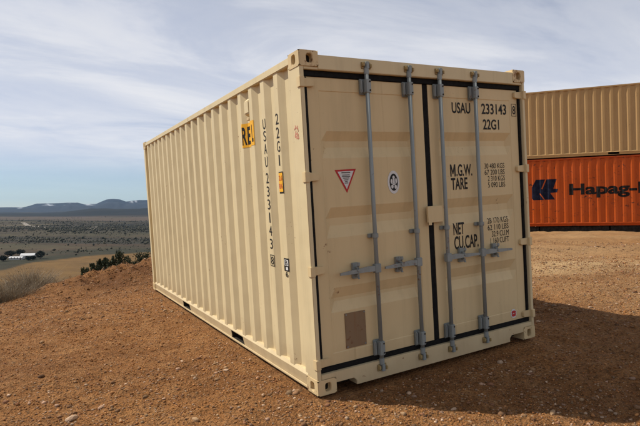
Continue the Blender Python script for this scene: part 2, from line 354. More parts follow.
t.links.new(mixc(t, attr(t, 'far'), c, lc), b.inputs['Base Color']); b.inputs['Roughness'].default_value = 0.95; b.inputs['Specular IOR Level'].default_value = 0.15
vor = N(t, 'ShaderNodeTexVoronoi', i_Scale=55.0); t.links.new(co, vor.inputs['Vector'])
h = mathn(t, 'ADD', mathn(t, 'ADD', mathn(t, 'MULTIPLY', nb_, 0.9), mathn(t, 'MULTIPLY', st_, 1.2)), mathn(t, 'ADD', mathn(t, 'MULTIPLY', nc_, 0.55), mathn(t, 'MULTIPLY', vor.outputs['Distance'], -0.25)))
bump(t, b, h, 1.0, 0.07)
M['ground'] = m
tag(link('ground', me, 'ground'), 'orange brown graded dirt pad falling away to a brushy valley and distant mesas', kind='structure')

# ------------------------------------------------------------------ shipping containers
RP, RF, RS, RD = 0.2785, 0.037, 0.068, 0.036          # corrugation pitch, half outer flat, slope, depth
def prof(y, y0):
    d = abs((y - y0 + RP / 2) % RP - RP / 2)
    return 0.0 if d <= RF else min(RD, (d - RF) / RS * RD)
def kinks(y0, a, b):
    ks = []
    k = math.floor((a - y0) / RP) - 1
    while y0 + k * RP < b + RP:
        c = y0 + k * RP
        for d in (-RF - RS, -RF, RF, RF + RS):
            if a < c + d < b: ks.append(c + d)
        k += 1
    return sorted(ks)
WX = 0.012
def corr_wall(y0, a, b, z0, z1, xf, xt, th=0.003):
    ys = [a] + kinks(y0, a, b) + [b]; mb = MB(); n = len(ys)
    ds = [prof(y, y0) for y in ys]; ds[0] = ds[1]; ds[-1] = ds[-2]
    vs = []
    for off in (0, th):
        for z in (z0, z1):
            for y, d in zip(ys, ds): vs.append(xt(xf + d + off, y, z))
    fs = []
    for k in range(n - 1):
        fs += [(k, k + 1, n + k + 1, n + k), (2 * n + k, 3 * n + k, 3 * n + k + 1, 2 * n + k + 1)]
    return mb.add(vs, fs)
def casting():
    # ISO corner block with a hole in each outward face; x, y, z outward are negative, positive sizes 0.162 x 0.178 x 0.118
    mb = MB(); SX, SY, SZ = 0.162, 0.178, 0.118
    mb.add([(SX, 0, 0), (SX, SY, 0), (0, SY, 0), (SX, 0, SZ), (SX, SY, SZ), (0, SY, SZ), (0, 0, SZ)], [(0, 1, 4, 3), (1, 2, 5, 4), (3, 4, 5, 6)])
    def holed(P, su, sv, cu, cv, ru, rv, depth):
        n = 24; vs = []; fs = []
        for i in range(n):
            a = 2 * math.pi * (i + 0.5) / n; ca, sa = math.cos(a), math.sin(a)
            e = 0.6; hu = cu + ru * math.copysign(abs(ca) ** e, ca); hv = cv + rv * math.copysign(abs(sa) ** e, sa)
            q = max(abs(ca) , abs(sa)); ou = su * (0.5 + 0.5 * ca / q); ov = sv * (0.5 + 0.5 * sa / q)
            vs += [P(ou, ov, 0), P(hu, hv, 0), P(hu, hv, depth)]
        for i in range(n):
            j = (i + 1) % n; fs += [(3 * i, 3 * j, 3 * j + 1, 3 * i + 1), (3 * i + 1, 3 * j + 1, 3 * j + 2, 3 * i + 2)]
        fs.append(tuple(3 * i + 2 for i in range(n))[::-1]); mb.add(vs, fs)
    holed(lambda u, v, d: (u, d, v), SX, SZ, 0.088, 0.058, 0.026, 0.034, 0.045)      # end face
    holed(lambda u, v, d: (d, u, v), SY, SZ, 0.092, 0.058, 0.030, 0.034, 0.045)      # side face
    holed(lambda u, v, d: (u, v, d), SX, SY, 0.09, 0.1, 0.03, 0.055, 0.04)           # bottom or top face
    return mb
def place_casting(name, mat, root, x, y, z, fx, fy, fz):
    base = casting(); mb = MB()
    mb.add([(x + fx * v[0], y + fy * v[1], z + fz * v[2]) for v in base.v], base.f)
    me = bpy.data.meshes.new(name); me.from_pydata(mb.v, [], mb.f); bm = bmesh.new(); bm.from_mesh(me)
    bmesh.ops.remove_doubles(bm, verts=bm.verts, dist=1e-5); bmesh.ops.recalc_face_normals(bm, faces=bm.faces)
    es = [e for e in bm.edges if len(e.link_faces) == 2 and e.calc_face_angle(0) > 1.2]
    bmesh.ops.bevel(bm, geom=es, offset=0.004, segments=2, affect='EDGES', clamp_overlap=True); bm.to_mesh(me); bm.free()
    me.materials.append(M[mat]); me.materials.append(M['hole'])
    o = bpy.data.objects.new(name, me); C.objects.link(o); o.parent = root
    for p in me.polygons:                                     # the far end of each hole is near black, imitating its shade
        c = p.center; q = [abs(c.x - x), abs(c.y - y), abs(c.z - z)]
        if len(p.vertices) > 15: p.material_index = 1
    return o
W, H = 2.438, 2.591
def body(root, L, P, y0=0.455, pockets=()):
    mw, mr, mp, mc = P['wall'], P['rail'], P['post'], P['cast']
    for x, fx in ((0, 1), (W, -1)):
        for y, fy in ((0, 1), (L, -1)):
            for z, fz in ((0, 1), (H, -1)): place_casting('corner_casting', mc, root, x, y, z, fx, fy, fz)
    for x0, x1 in ((0.004, 0.038), (W - 0.038, W - 0.004)):
        MB().box(x0, x1, 0.006, 0.165, 0.112, H - 0.112).build('corner_post', mp, root, 0.004)
        xa, xb = (0.034, 0.11) if x0 < 1 else (W - 0.11, W - 0.034)
        MB().box(xa, xb, 0.075, 0.16, 0.1, H - 0.1).build('door_jamb', mp, root)
    for x0, x1 in ((0.004, 0.10), (W - 0.10, W - 0.004)):
        MB().box(x0, x1, L - 0.12, L - 0.004, 0.112, H - 0.112).build('corner_post', mp, root, 0.006)
    ya, yb = 0.163, L - 0.118
    for side in (0, 1):
        xt = (lambda x, y, z: (x, y, z)) if side == 0 else (lambda x, y, z: (W - x, y, z))
        corr_wall(y0, ya, yb, 0.135, H - 0.07, WX, xt).build('side_wall', mw, root)
        x0, x1 = (0.003, 0.063) if side == 0 else (W - 0.063, W - 0.003)
        MB().box(x0, x1, 0.17, L - 0.17, H - 0.075, H - 0.017).build('top_side_rail', mr, root, 0.005)
        # bottom rail: a channel with fork openings
        segs = [0.17]
        for c in pockets: segs += [c - 0.18, c + 0.18]
        segs.append(L - 0.17)
        mb = MB()
        sx = (lambda a, b: (a, b)) if side == 0 else (lambda a, b: (W - b, W - a))
        for k in range(0, len(segs), 2): 
            mb.prism([(a if side == 0 else W - a, z_) for a, z_ in ((0.004, 0.118), (0.012, 0.118), (0.026, 0.030), (0.018, 0.030))], segs[k], segs[k + 1], 1)
        for c in pockets: mb.box(*sx(0.0062, 0.0142), c - 0.18, c + 0.18, 0.110, 0.118)
        mb.build('bottom_side_rail', mr, root)
        mb = MB(); lo = 0.001
        mb.prism([(0.004, 0.118), (0.020, 0.145), (0.055, 0.145), (0.055, 0.118)] if side == 0 else [(W - 0.004, 0.118), (W - 0.020, 0.145), (W - 0.055, 0.145), (W - 0.055, 0.118)], 0.17, L - 0.17, 1)
        mb.build('rail_top_flange', mr, root)
        mb = MB(); mb.box(*sx(lo, 0.019), 0.172, L - 0.172, 0.014, 0.030); mb.build('rail_bottom_flange', mr, root, 0.003)
    for c in pockets:
        mb = MB()
        for y_ in (c - 0.184, c + 0.18): mb.box(0.013, W - 0.013, y_, y_ + 0.004, 0.0305, 0.109)
        mb.box(0.021, W - 0.021, c - 0.18, c + 0.18, 0.016, 0.0295)
        mb.build('fork_pocket', 'hole', root)  # walls coloured near black to imitate the shade inside the pocket
    MB().box(0.05, W - 0.05, 0.1, L - 0.05, 0.119, 0.15).build('floor', 'hole', root)
    # roof sheet with shallow cross ribs
    mb = MB(); ys = [0.1]; zs = [0]
    k = 0.3
    while k < L - 0.35: ys += [k, k + 0.03, k + 0.12, k + 0.15]; zs += [0, -0.02, -0.02, 0]; k += 0.21
    ys.append(L - 0.05); zs.append(0); n = len(ys)
    mb.add([(0.03, y, H - 0.016 + z) for y, z in zip(ys, zs)] + [(W - 0.03, y, H - 0.016 + z) for y, z in zip(ys, zs)], [(i, i + 1, n + i + 1, n + i) for i in range(n - 1)])
    mb.build('roof', mw, root)
    # closed end
    corr_wall(W / 2, 0.098, W - 0.098, 0.13, H - 0.1, 0.02, lambda x, y, z: (y, L - x, z)).build('end_wall', mw, root)
    MB().box(0.16, W - 0.16, L - 0.08, L - 0.004, H - 0.12, H - 0.02).build('end_top_rail', mr, root, 0.004)
    MB().box(0.16, W - 0.16, L - 0.08, L - 0.004, 0.015, 0.15).build('end_bottom_rail', mr, root, 0.004)
    # door frame
    hd = MB(); hd.box(0.16, W - 0.16, 0.004, 0.12, 2.455, 2.562); hd.box(0.038, W - 0.038, 0.010, 0.12, 2.452, 2.474); hd.build('door_header', mp, root, 0.003)
    poly = [(0.158, 0.075), (0.325, 0.075), (0.350, 0.050), (0.350, 0.016), (W - 0.350, 0.016), (W - 0.350, 0.050), (W - 0.325, 0.075), (W - 0.158, 0.075), (W - 0.158, 0.120), (W - 0.038, 0.120), (W - 0.038, 0.156), (0.038, 0.156), (0.038, 0.120), (0.158, 0.120)]
    MB().prism(poly, 0.005, 0.12, 1).build('door_sill', mp, root, 0.003)
    MB().box(0.05, W - 0.05, 0.12, 0.135, 0.016, 0.12).build('sill_back_plate', 'hole', root)
LEAF = 0.045; GR = [(1.999, 1.925, 1.876, 1.792), (1.412, 1.330, 1.270, 1.178), (0.790, 0.706, 0.680, 0.600)]; GD = 0.036
def leaf_depth(x, z, xa, xb):
    d = 0.0
    if xa + 0.105 <= x <= xb - 0.105 and 0.29 <= z <= 2.30: d = 0.004
    for a, b_, c_, e in GR:
        if e <= z <= a and xa + 0.10 < x < xb - 0.10:
            g = min((a - z) / (a - b_), 1, (z - e) / (c_ - e)); g = max(g, 0)
            q = min(1, (x - xa - 0.105) / 0.05, (xb - 0.105 - x) / 0.05); d = max(d, 0.004 + (GD - 0.004) * g * max(q, 0))
    return d
def door_leaf(root, xa, xb, mat):
    xs = [xa, xa + 0.1, xa + 0.105, xa + 0.155, xb - 0.155, xb - 0.105, xb - 0.1, xb]
    zs = [0.195, 0.285, 0.29] + sorted([v for g in GR for v in g]) + [2.30, 2.305, 2.408]
    vs = [(x, LEAF + leaf_depth(x, z, xa, xb), z) for z in zs for x in xs]; nx = len(xs); nz = len(zs)
    fs = [(j * nx + i, j * nx + i + 1, (j + 1) * nx + i + 1, (j + 1) * nx + i) for j in range(nz - 1) for i in range(nx - 1)]
    mb = MB(); mb.add(vs, fs)
    bd = [i for i in range(nx)] + [j * nx + nx - 1 for j in range(1, nz)] + [(nz - 1) * nx + i for i in range(nx - 2, -1, -1)] + [j * nx for j in range(nz - 2, 0, -1)]
    o = len(vs); mb.add([(vs[i][0], LEAF + 0.055, vs[i][2]) for i in bd], [])
    nb = len(bd)
    for k in range(nb): mb.f.append((bd[k], bd[(k + 1) % nb], o + (k + 1) % nb, o + k))
    mb.f.append(tuple(o + k for k in range(nb)))
    return mb.build('door', mat, root)

XL, XR = (0.072, 1.190), (1.250, 2.366)
def doors(root, mat, gear='grey_metal', full=True):
    dl = door_leaf(root, *XL, mat); dr = door_leaf(root, *XR, mat)
    g = MB()
    g.box(0.037, W - 0.037, 0.034, 0.09, 2.404, 2.4525); g.box(0.037, W - 0.037, 0.034, 0.09, 0.1565, 0.199)
    g.box(0.0385, 0.074, 0.033, 0.089, 0.198, 2.405); g.box(W - 0.074, W - 0.0385, 0.033, 0.089, 0.198, 2.405)
    g.box(1.187, 1.253, 0.048, 0.088, 0.198, 2.405)
    g.build('door_gasket', 'rubber', root, 0.006)
    if not full: return dl, dr
    for z in (2.356, 1.653, 0.945, 0.238):
        for s in (0, 1):
            d = (dl, dr)[s]
            X = (lambda v: v) if s == 0 else (lambda v: W - v)
            mb = MB(); a = sorted((X(-0.006), X(0.0)))
            q = [(X(0.0), z - 0.036), (X(0.12), z - 0.028), (X(0.13), z - 0.018), (X(0.13), z + 0.018), (X(0.12), z + 0.028), (X(0.0), z + 0.036)]
            mb.prism(q, 0.019, 0.044, 1)
            mb.prism([(X(-0.004), z - 0.038), (X(0.036), z - 0.038), (X(0.036), z + 0.038), (X(-0.004), z + 0.038)], -0.006, 0.0215, 1)
            mb.prism([(X(-0.0045), z - 0.038), (X(0.002), z - 0.038), (X(0.002), z + 0.038), (X(-0.0045), z + 0.038)], 0.0, 0.05, 1)
            mb.build('hinge', mat, d, 0.003)
    # centre overlap plate
    mb = MB(); mb.box(1.150, 1.318, 0.0, 0.02, 1.222, 1.362); mb.box(1.26, 1.318, 0.0195, 0.046, 1.225, 1.359); mb.box(1.15, 1.19, -0.002, 0.003, 1.20, 1.23); mb.build('overlap_plate', mat, root, 0.004)
    RY = -0.002
    for x, hs in ((0.592, -1), (1.017, -1), (1.351, 1), (1.768, 1)):
        rod = MB().tube([(x, RY, 0.10), (x, RY, 2.52)], 0.017, 14).build('lock_rod', gear, root, smooth=True)
        for z0, z1 in ((2.285, 2.41), (0.195, 0.325)):      # guide brackets at head and foot
            mb = MB(); mb.box(x - 0.052, x + 0.034, 0.028, 0.044, z0, z1)
            mb.prism([(x - 0.026, z0 + 0.008), (x + 0.026, z0 + 0.008), (x + 0.026, z1 - 0.008), (x - 0.026, z1 - 0.008)], RY - 0.024, 0.0285, 1)
            mb.box(x - 0.056, x - 0.036, 0.002, 0.0285, z0 + 0.012, z1 - 0.012)
            mb.build('guide_bracket', gear, rod, 0.006)
            for zz_ in (z0 + 0.028, z1 - 0.028): MB().tube([(x + 0.012, RY - 0.027, zz_), (x + 0.012, RY - 0.020, zz_)], 0.007, 8).build('bolt', 'hole', rod)
        for zc, sg in ((2.512, 1), (0.105, -1)):             # cams hooked into keepers on the frame
            mb = MB(); mb.tube([(x, RY, zc - sg * 0.075), (x, RY, zc - sg * 0.02)], [0.021, 0.021], 12)
            mb.box(x - 0.012, x + 0.020, RY - 0.021, 0.0, zc - 0.032, zc + 0.026); mb.build('cam', gear, rod, 0.004)
            mb = MB(); mb.box(x - 0.042, x - 0.022, -0.024, 0.0045, zc - 0.012, zc + 0.016); mb.box(x + 0.026, x + 0.044, -0.024, 0.0045, zc - 0.022, zc + 0.006)
            mb.box(x - 0.045, x + 0.046, 0.0, 0.006, zc - 0.03, zc + 0.024); mb.build('cam_keeper', 'brass', rod, 0.003)
        mb = MB(); mb.box(x - 0.045, x + 0.035, 0.026, 0.045, 1.150, 1.182); mb.tube([(x, RY, 1.148), (x, RY, 1.184)], 0.026, 14); mb.build('rod_bracket', gear, rod, 0.003)
        # handle with its hub, tapering lever and catch
        zh = 0.905
        mb = MB(); mb.box(x - 0.030, x + 0.030, RY - 0.022, RY + 0.022, zh - 0.036, zh + 0.036); mb.build('handle_hub', gear, rod, 0.005)
        e = x + hs * 0.345 if hs < 0 else x + hs * 0.385
        mb = MB(); n = 7
        pts = [(x + hs * 0.02, RY - 0.012, zh), (x + hs * 0.09, RY - 0.016, zh + 0.004), (x + hs * 0.17, RY - 0.012, zh), (x + hs * 0.26, RY - 0.006, zh - 0.004), (e, RY - 0.002, zh - 0.008)]
        for k in range(4):
            (xa, ya, za), (xb, yb, zb) = pts[k], pts[k + 1]; ha = (0.020, 0.022, 0.017, 0.014, 0.009)[k]; hb = (0.020, 0.022, 0.017, 0.014, 0.009)[k + 1]
            mb.add([(xa, ya - 0.007, za - ha), (xa, ya + 0.007, za - ha), (xa, ya + 0.007, za + ha), (xa, ya - 0.007, za + ha), (xb, yb - 0.007, zb - hb), (xb, yb + 0.007, zb - hb), (xb, yb + 0.007, zb + hb), (xb, yb - 0.007, zb + hb)],
                   [(0, 1, 5, 4), (1, 2, 6, 5), (2, 3, 7, 6), (3, 0, 4, 7)] + ([(0, 3, 2, 1)] if k == 0 else []) + ([(4, 5, 6, 7)] if k == 3 else []))
        mb.build('door_handle', gear, rod)
        cx = x + hs * 0.185
        mb = MB(); mb.box(cx - 0.028, cx + 0.028, 0.020, 0.046, zh - 0.062, zh + 0.062)
        mb.tube([(cx, 0.024, zh + 0.022), (cx, -0.006, zh + 0.026), (cx, -0.022, zh + 0.045), (cx, -0.020, zh + 0.068)], 0.013, 8)
        mb.tube([(cx, 0.024, zh - 0.034), (cx, -0.012, zh - 0.036), (cx, -0.018, zh - 0.062)], 0.013, 8)
        mb.build('handle_catch', gear, rod, 0.003)
        mb = MB(); mb.tube([(cx, -0.028, zh + 0.006), (cx, 0.02, zh + 0.006)], 0.011, 8); mb.build('catch_pin', gear, rod)
    return dl, dr

# the near container
L20 = 6.058
main = empty('shipping_container', PAD)
tag(main, 'large clean beige shipping container with closed double doors and grey lock rods', 'container')
body(main, L20, dict(wall='tan', rail='tan', post='tan', cast='tan_worn'), 0.455, (1.77, 3.81))
dl, dr = doors(main, 'tan_shaded')
# apparent positions were read on the plane y = 0; PY pushes them back onto the leaf
CXp, CZp = -1.769, 1.529
def onleaf(off):
    k = 1 + (LEAF + off) / 3.358
    def f(x, z):
        xx = CXp + (x - CXp) * k; zz = CZp + (z - CZp) * k; return (xx, LEAF + 0.004 - 0.0015, zz)
    return f
F0 = onleaf(0)
def leafmap(leaf, lift=0.0022):
    def f(x, z):
        a, _, b_ = F0(x, z); return (a, LEAF + leaf_depth(a, b_, *leaf) - lift, b_)
    return f
mpr, mpl = leafmap(XR), leafmap(XL)
# lettering on the right door
T = text_poly
ZC = [(1, CZp + (z - CZp) / (1 + LEAF / 3.358)) for g in GR for z in g] + [(0, CXp + (x - CXp) / (1 + LEAF / 3.358)) for x in (XR[1] - 0.155, XR[1] - 0.105)]
def door_text(items, name='lettering'):
    for s, bx, bd in items: lay(name, [fit(T(s, bd), *bx)], mpr, 'ink', dr, ZC)
door_text([('USAU', (1.481, 2.160, 1.703, 2.256), 0.018), ('233143', (1.842, 2.160, 2.164, 2.257), 0.018), ('8', (2.246, 2.166, 2.284, 2.246), 0.008), ('22G1', (1.853, 2.020, 2.062, 2.114), 0.018)], 'container_number')
fr = [quad(2.231, 2.148, 2.297, 2.152), quad(2.231, 2.260, 2.297, 2.264), quad(2.231, 2.1521, 2.236, 2.2599), quad(2.292, 2.1521, 2.297, 2.2599)]
lay('check_digit_box', fr, mpr, 'ink', dr)
door_text([('.G.W.', (1.500, 1.606, 1.690, 1.712), 0.016), ('TARE', (1.432, 1.489, 1.627, 1.594), 0.020), ('NET', (1.432, 1.092, 1.562, 1.198), 0.020), ('CU.CAP.', (1.436, 0.962, 1.728, 1.080), 0.020)], 'weight_headings')
lay('weight_headings', [([(1.428 + 0.062 * a_, 1.606 + 0.106 * b_) for a_, b_ in ((0, 0), (0, 1), (.24, 1), (.5, .42), (.76, 1), (1, 1), (1, 0), (.78, 0), (.78, .66), (.57, .2), (.43, .2), (.22, .66), (.22, 0))], [tuple(range(13))])], mpr, 'ink', dr, ZC)
def smalls(lines, x0, x1, z0, z1):
    n = len(lines); h = (z1 - z0) / (n + (n - 1) * 0.22); out = []
    for k, (s, ind) in enumerate(lines):
        top = z1 - k * h * 1.22; out.append((s, (x0 + (x1 - x0) * ind, top - h, x1, top), -0.002))
    return out
door_text(smalls([('30 480 KGS', 0), ('67 200 LBS', 0), ('2 310 KGS', 0.14), ('5 090 LBS', 0.14)], 1.848, 2.108, 1.490, 1.712), 'weight_figures')
door_text(smalls([('28 170 KGS', 0), ('62 110 LBS', 0), ('32.9 CU.M', 0.18), ('1 160 CUFT', 0.10)], 1.855, 2.128, 0.972, 1.210), 'capacity_figures')
# stickers on the left door
def tri(s, lift): 
    cx, cz = 0.351, 1.640; return ([(cx + (px - cx) * s, cz + (pz - cz) * s) for px, pz in ((0.253, 1.698), (0.446, 1.702), (0.354, 1.518))], [(0, 1, 2)])
lay('warning_triangle', [tri(1, 0)], leafmap(XL, 0.0022), 'red', dl)
lay('warning_triangle_face', [tri(0.76, 0)], leafmap(XL, 0.0034), 'white', dl)
ln = [quad(0.311, 1.671, 0.391, 1.680)]
for k, (hw, z) in enumerate(((0.034, 1.654), (0.038, 1.642), (0.028, 1.630), (0.020, 1.616), (0.012, 1.604), (0.016, 1.592))): ln.append(quad(0.351 - hw, z, 0.351 + hw, z + 0.006))
lay('warning_small_print', ln, leafmap(XL, 0.0044), 'scrawl', dl)
lay('oval_seal', [ellipse(0.806, 1.583, 0.060, 0.094)], leafmap(XL, 0.0022), 'white', dl)
seal = [ring(0.806, 1.583, 0.046, 0.070, 0.010)]
lay('seal_ring', [ellipse(0.806, 1.583, 0.041, 0.070)], leafmap(XL, 0.0034), 'ink', dl)
fig = [ellipse(0.806, 1.622, 0.012, 0.014, 12), quad(0.796, 1.560, 0.816, 1.610), ellipse(0.783, 1.590, 0.009, 0.020, 12), ellipse(0.830, 1.594, 0.009, 0.022, 12), ellipse(0.790, 1.548, 0.012, 0.016, 12), ellipse(0.823, 1.545, 0.012, 0.018, 12), quad(0.780, 1.570, 0.832, 1.577)]
lay('seal_emblem', fig, leafmap(XL, 0.0044), 'white', dl)
mb = MB(); a = F0(0.267, 0.590); b2 = F0(0.457, 0.316); mb.box(a[0], b2[0], LEAF - 0.0015, LEAF + 0.004, b2[2], a[2]); pt = mb.build('data_plate', 'plate', dl, 0.001)
for px in (a[0] + 0.012, b2[0] - 0.012):
    for pz in (a[2] - 0.012, b2[2] + 0.012): MB().tube([(px, LEAF - 0.005, pz), (px, LEAF, pz)], 0.006, 8).build('rivet', 'grey_metal', dl)
lay('round_sticker', [([(2.142 + 0.042 * math.cos(a_), 0.280 + 0.044 * math.sin(a_)) for a_ in [math.pi / 8 + k * math.pi / 4 for k in range(8)]], [tuple(range(8))])], mpr, 'white', dr)
lay('round_sticker_mark', [ellipse(2.142, 0.296, 0.030, 0.012, 14), ellipse(2.142, 0.264, 0.030, 0.012, 14), quad(2.112, 0.274, 2.132, 0.286), quad(2.150, 0.274, 2.172, 0.286)], leafmap(XR, 0.0034), 'red', dr)
# lettering down the left wall, painted over the corrugation
y0m = 0.455
def wallmap(lift=0.0022, sgn=1): 
    return lambda y, z: (WX + prof(y, y0m) - lift, y, z)
def stack_text(chars, yc, zs, wch, hch, name):
    for ch, zc in zip(chars, zs):
        ww = wch * (0.35 if ch == '1' else 1); v, f = fit(T(ch, 0.0), 0, 0, ww, hch)
        lay(name, [([(yc + ww / 2 - p[0], zc - hch / 2 + p[1]) for p in v], f)], wallmap(), 'ink', main, kinks(y0m, yc - 0.2, yc + 0.2))
stack_text('USAU233143', 0.730, [2.148, 2.045, 1.937, 1.825, 1.685, 1.570, 1.457, 1.343, 1.229, 1.115], 0.056, 0.088, 'side_number')
v, f = fit(T('8', 0.006), 0, 0, 0.05, 0.07); parts = [([(0.755 - p[0], 0.935 + p[1]) for p in v], f)]
parts += [quad(0.690, 0.920, 0.770, 0.926), quad(0.690, 1.014, 0.770, 1.020), quad(0.690, 0.9261, 0.696, 1.0139), quad(0.764, 0.9261, 0.770, 1.0139)]
lay('side_check_digit', parts, wallmap(), 'ink', main, kinks(y0m, 0.6, 0.9))
stack_text('22G1', 0.464, [2.152, 2.040, 1.928, 1.816], 0.056, 0.088, 'side_type_code')
lay('height_decal_border', [quad(0.414, 1.545, 0.512, 1.722)], wallmap(0.002), 'ink', main, kinks(y0m, 0.3, 0.6))
lay('height_decal', [quad(0.422, 1.558, 0.498, 1.712)], wallmap(0.003), 'yellow', main, kinks(y0m, 0.3, 0.6))
def flip(vf, yc): return ([(2 * yc - p[0], p[1]) for p in vf[0]], vf[1])
lay('height_figures', [flip(fit(T('2.6', 0.01), 0.428, 1.650, 0.490, 1.692), 0.459), flip(fit(T('8.6', 0.01), 0.428, 1.584, 0.490, 1.626), 0.459)], wallmap(0.004), 'red', main, kinks(y0m, 0.3, 0.6))
lay('caution_decal', [quad(0.408, 0.905, 0.505, 1.012)], wallmap(0.002), 'ink', main, kinks(y0m, 0.3, 0.6))
lay('caution_decal_face', [quad(0.414, 0.950, 0.480, 1.000), quad(0.42, 0.915, 0.46, 0.940)], wallmap(0.003), 'white', main, kinks(y0m, 0.3, 0.6))
lay('caution_decal_mark', [flip(fit(T('B', 0.01), 0.425, 0.955, 0.47, 0.995), 0.4475), flip(fit(T('6', 0.01), 0.425, 0.858, 0.470, 0.904), 0.4475)], wallmap(0.004), 'ink', main, kinks(y0m, 0.3, 0.6))
lay('rental_decal', [quad(0.968, 1.998, 1.272, 2.222)], wallmap(0.002), 'yellow', main, kinks(y0m, 0.9, 1.3))
lay('rental_decal_text', [flip(fit(T('R', 0.03), 1.204, 2.022, 1.262, 2.190), 1.233), flip(fit(T('E', 0.03), 1.142, 2.022, 1.196, 2.190), 1.169)], wallmap(0.003), 'ink', main, kinks(y0m, 0.9, 1.3))
lay('rental_decal_text', [flip(fit(T('L', 0.03), 0.985, 2.03, 1.020, 2.185), 1.0025)], wallmap(0.003), 'ink', main, kinks(y0m, 0.9, 1.3))
sq = []
for (p0, p1) in (((0.13, 2.05), (0.10, 2.02)), ((0.12, 2.01), (0.14, 1.96)), ((0.125, 1.99), (0.085, 1.975)), ((0.10, 2.00), (0.115, 1.945)), ((0.09, 1.985), (0.08, 1.945)), ((0.14, 1.975), (0.085, 1.945)), ((0.145, 2.02), (0.12, 2.035)), ((0.095, 2.045), (0.082, 2.0))):
    d = Vector((p1[0] - p0[0], p1[1] - p0[1])).normalized(); q = Vector((-d.y, d.x)) * 0.0045
    sq.append(([(p0[0] + q.x, p0[1] + q.y), (p0[0] - q.x, p0[1] - q.y), (p1[0] - q.x, p1[1] - q.y), (p1[0] + q.x, p1[1] + q.y)], [(0, 1, 2, 3)]))
for k, qd in enumerate(sq): qd[0][:] = qd[0]
lay('red_scrawl', [(q[0], q[1]) for q in sq[:4]], lambda y, z: (0.0025, y, z), 'pinkred', main)
lay('red_scrawl', [(q[0], q[1]) for q in sq[4:]], lambda y, z: (0.0018, y, z), 'pinkred', main)
# ventilator on the left wall
yv = y0m + 2 * RP + 0.06
mb = MB(); xo = WX + prof(yv, y0m)
mb.prism([(WX - 0.004, 2.30), (WX - 0.004, 2.41), (WX + RD, 2.445), (WX + RD, 2.275)], yv - 0.015, yv + 0.095, 1)
mb.build('ventilator', 'tan', main, 0.006)
MB().box(WX + 0.006, WX + RD, yv + 0.01, yv + 0.07, 2.238, 2.262).build('ventilator_clip', 'tan_worn', main, 0.003)

# ---- the two stacked long containers behind
L40 = 12.192; TILT = R(1.3)
tang = (RIGHT * 0.945 - Vector((FWD.x, FWD.y, 0)).normalized() * 0.327).normalized()
up = (Vector((0, 0, 1)) - tang * math.tan(TILT)).normalized(); tang = (tang - up * tang.dot(up)).normalized()
nin = up.cross(tang).normalized()              # into the container
p0 = CAM + FWD * 19.8 + RIGHT * (212 / 513.62 * 19.8) - UP * (13.7 / 513.62 * 19.8)     # low point of the orange wall beside the near container
# local axes: x into the box, y to the left along the wall, z up
org = p0 - tang * 2.22 + tang * L40
SM = Matrix(((nin.x, -tang.x, up.x, org.x), (nin.y, -tang.y, up.y, org.y), (nin.z, -tang.z, up.z, org.z), (0, 0, 0, 1)))
orng = empty('shipping_container', SM)
tag(orng, 'scuffed orange shipping container with dark lettering and emblem, under the tan one', 'container', 'stacked containers in the background')
body(orng, L40, dict(wall='orange', rail='orange_rail', post='orange', cast='orange_rail'), 0.40); doors(orng, 'orange', full=False)
old = empty('shipping_container', SM @ Matrix.Translation((0.03, 0.02, H + 0.02)))
tag(old, 'plain tan shipping container stacked on top of the orange one', 'container', 'stacked containers in the background')
body(old, L40, dict(wall='tan_old', rail='tan_old', post='tan_old', cast='tan_old'), 0.455, (L40 - 7.12, L40 - 5.08)); doors(old, 'tan_old', full=False)
y0o = 0.40
def swall(s, z): y = L40 - s; return (WX + prof(y, y0o) - 0.004, y, z)
def scuts(a, b): return sorted(L40 - k for k in kinks(y0o, L40 - b, L40 - a))
lay('lettering', [fit(T('Hapag-Lloyd', 0.035), 3.55, 1.055, 7.55, 1.60)], swall, 'darkink', orng, scuts(3.4, 7.7))
def lg(pts): return ([(2.245 + (x - 80) / 11.83 / 28.2, 1.02 + (338 - y) / 11.83 / 26.2) for x, y in pts], [tuple(range(len(pts)))])
lay('emblem', [lg([(130, 95), (240, 95), (190, 208), (165, 262), (220, 338), (95, 338), (80, 318), (80, 185)]), lg([(190.1, 208), (205, 212), (178, 258), (165.1, 262)]),
               lg([(256, 95), (372, 95), (333, 208), (388, 213), (372, 252), (295, 258), (352, 336), (232, 336), (178.2, 258), (205.2, 212)])], swall, 'navy', orng, scuts(2.1, 3.4))
# black beams added end to end under the stack to imitate shade
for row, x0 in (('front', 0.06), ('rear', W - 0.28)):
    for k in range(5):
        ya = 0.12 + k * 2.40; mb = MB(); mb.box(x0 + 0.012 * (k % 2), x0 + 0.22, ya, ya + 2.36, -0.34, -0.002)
        o = mb.build('shade_beam', 'wood', None, 0.012); o.matrix_world = SM
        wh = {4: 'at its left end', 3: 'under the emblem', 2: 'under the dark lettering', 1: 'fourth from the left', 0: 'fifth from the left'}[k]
        tag(o, f'added black beam standing in for shade along the {row} edge beneath the orange container, {wh}', 'timber', 'shade beams under the container stack')

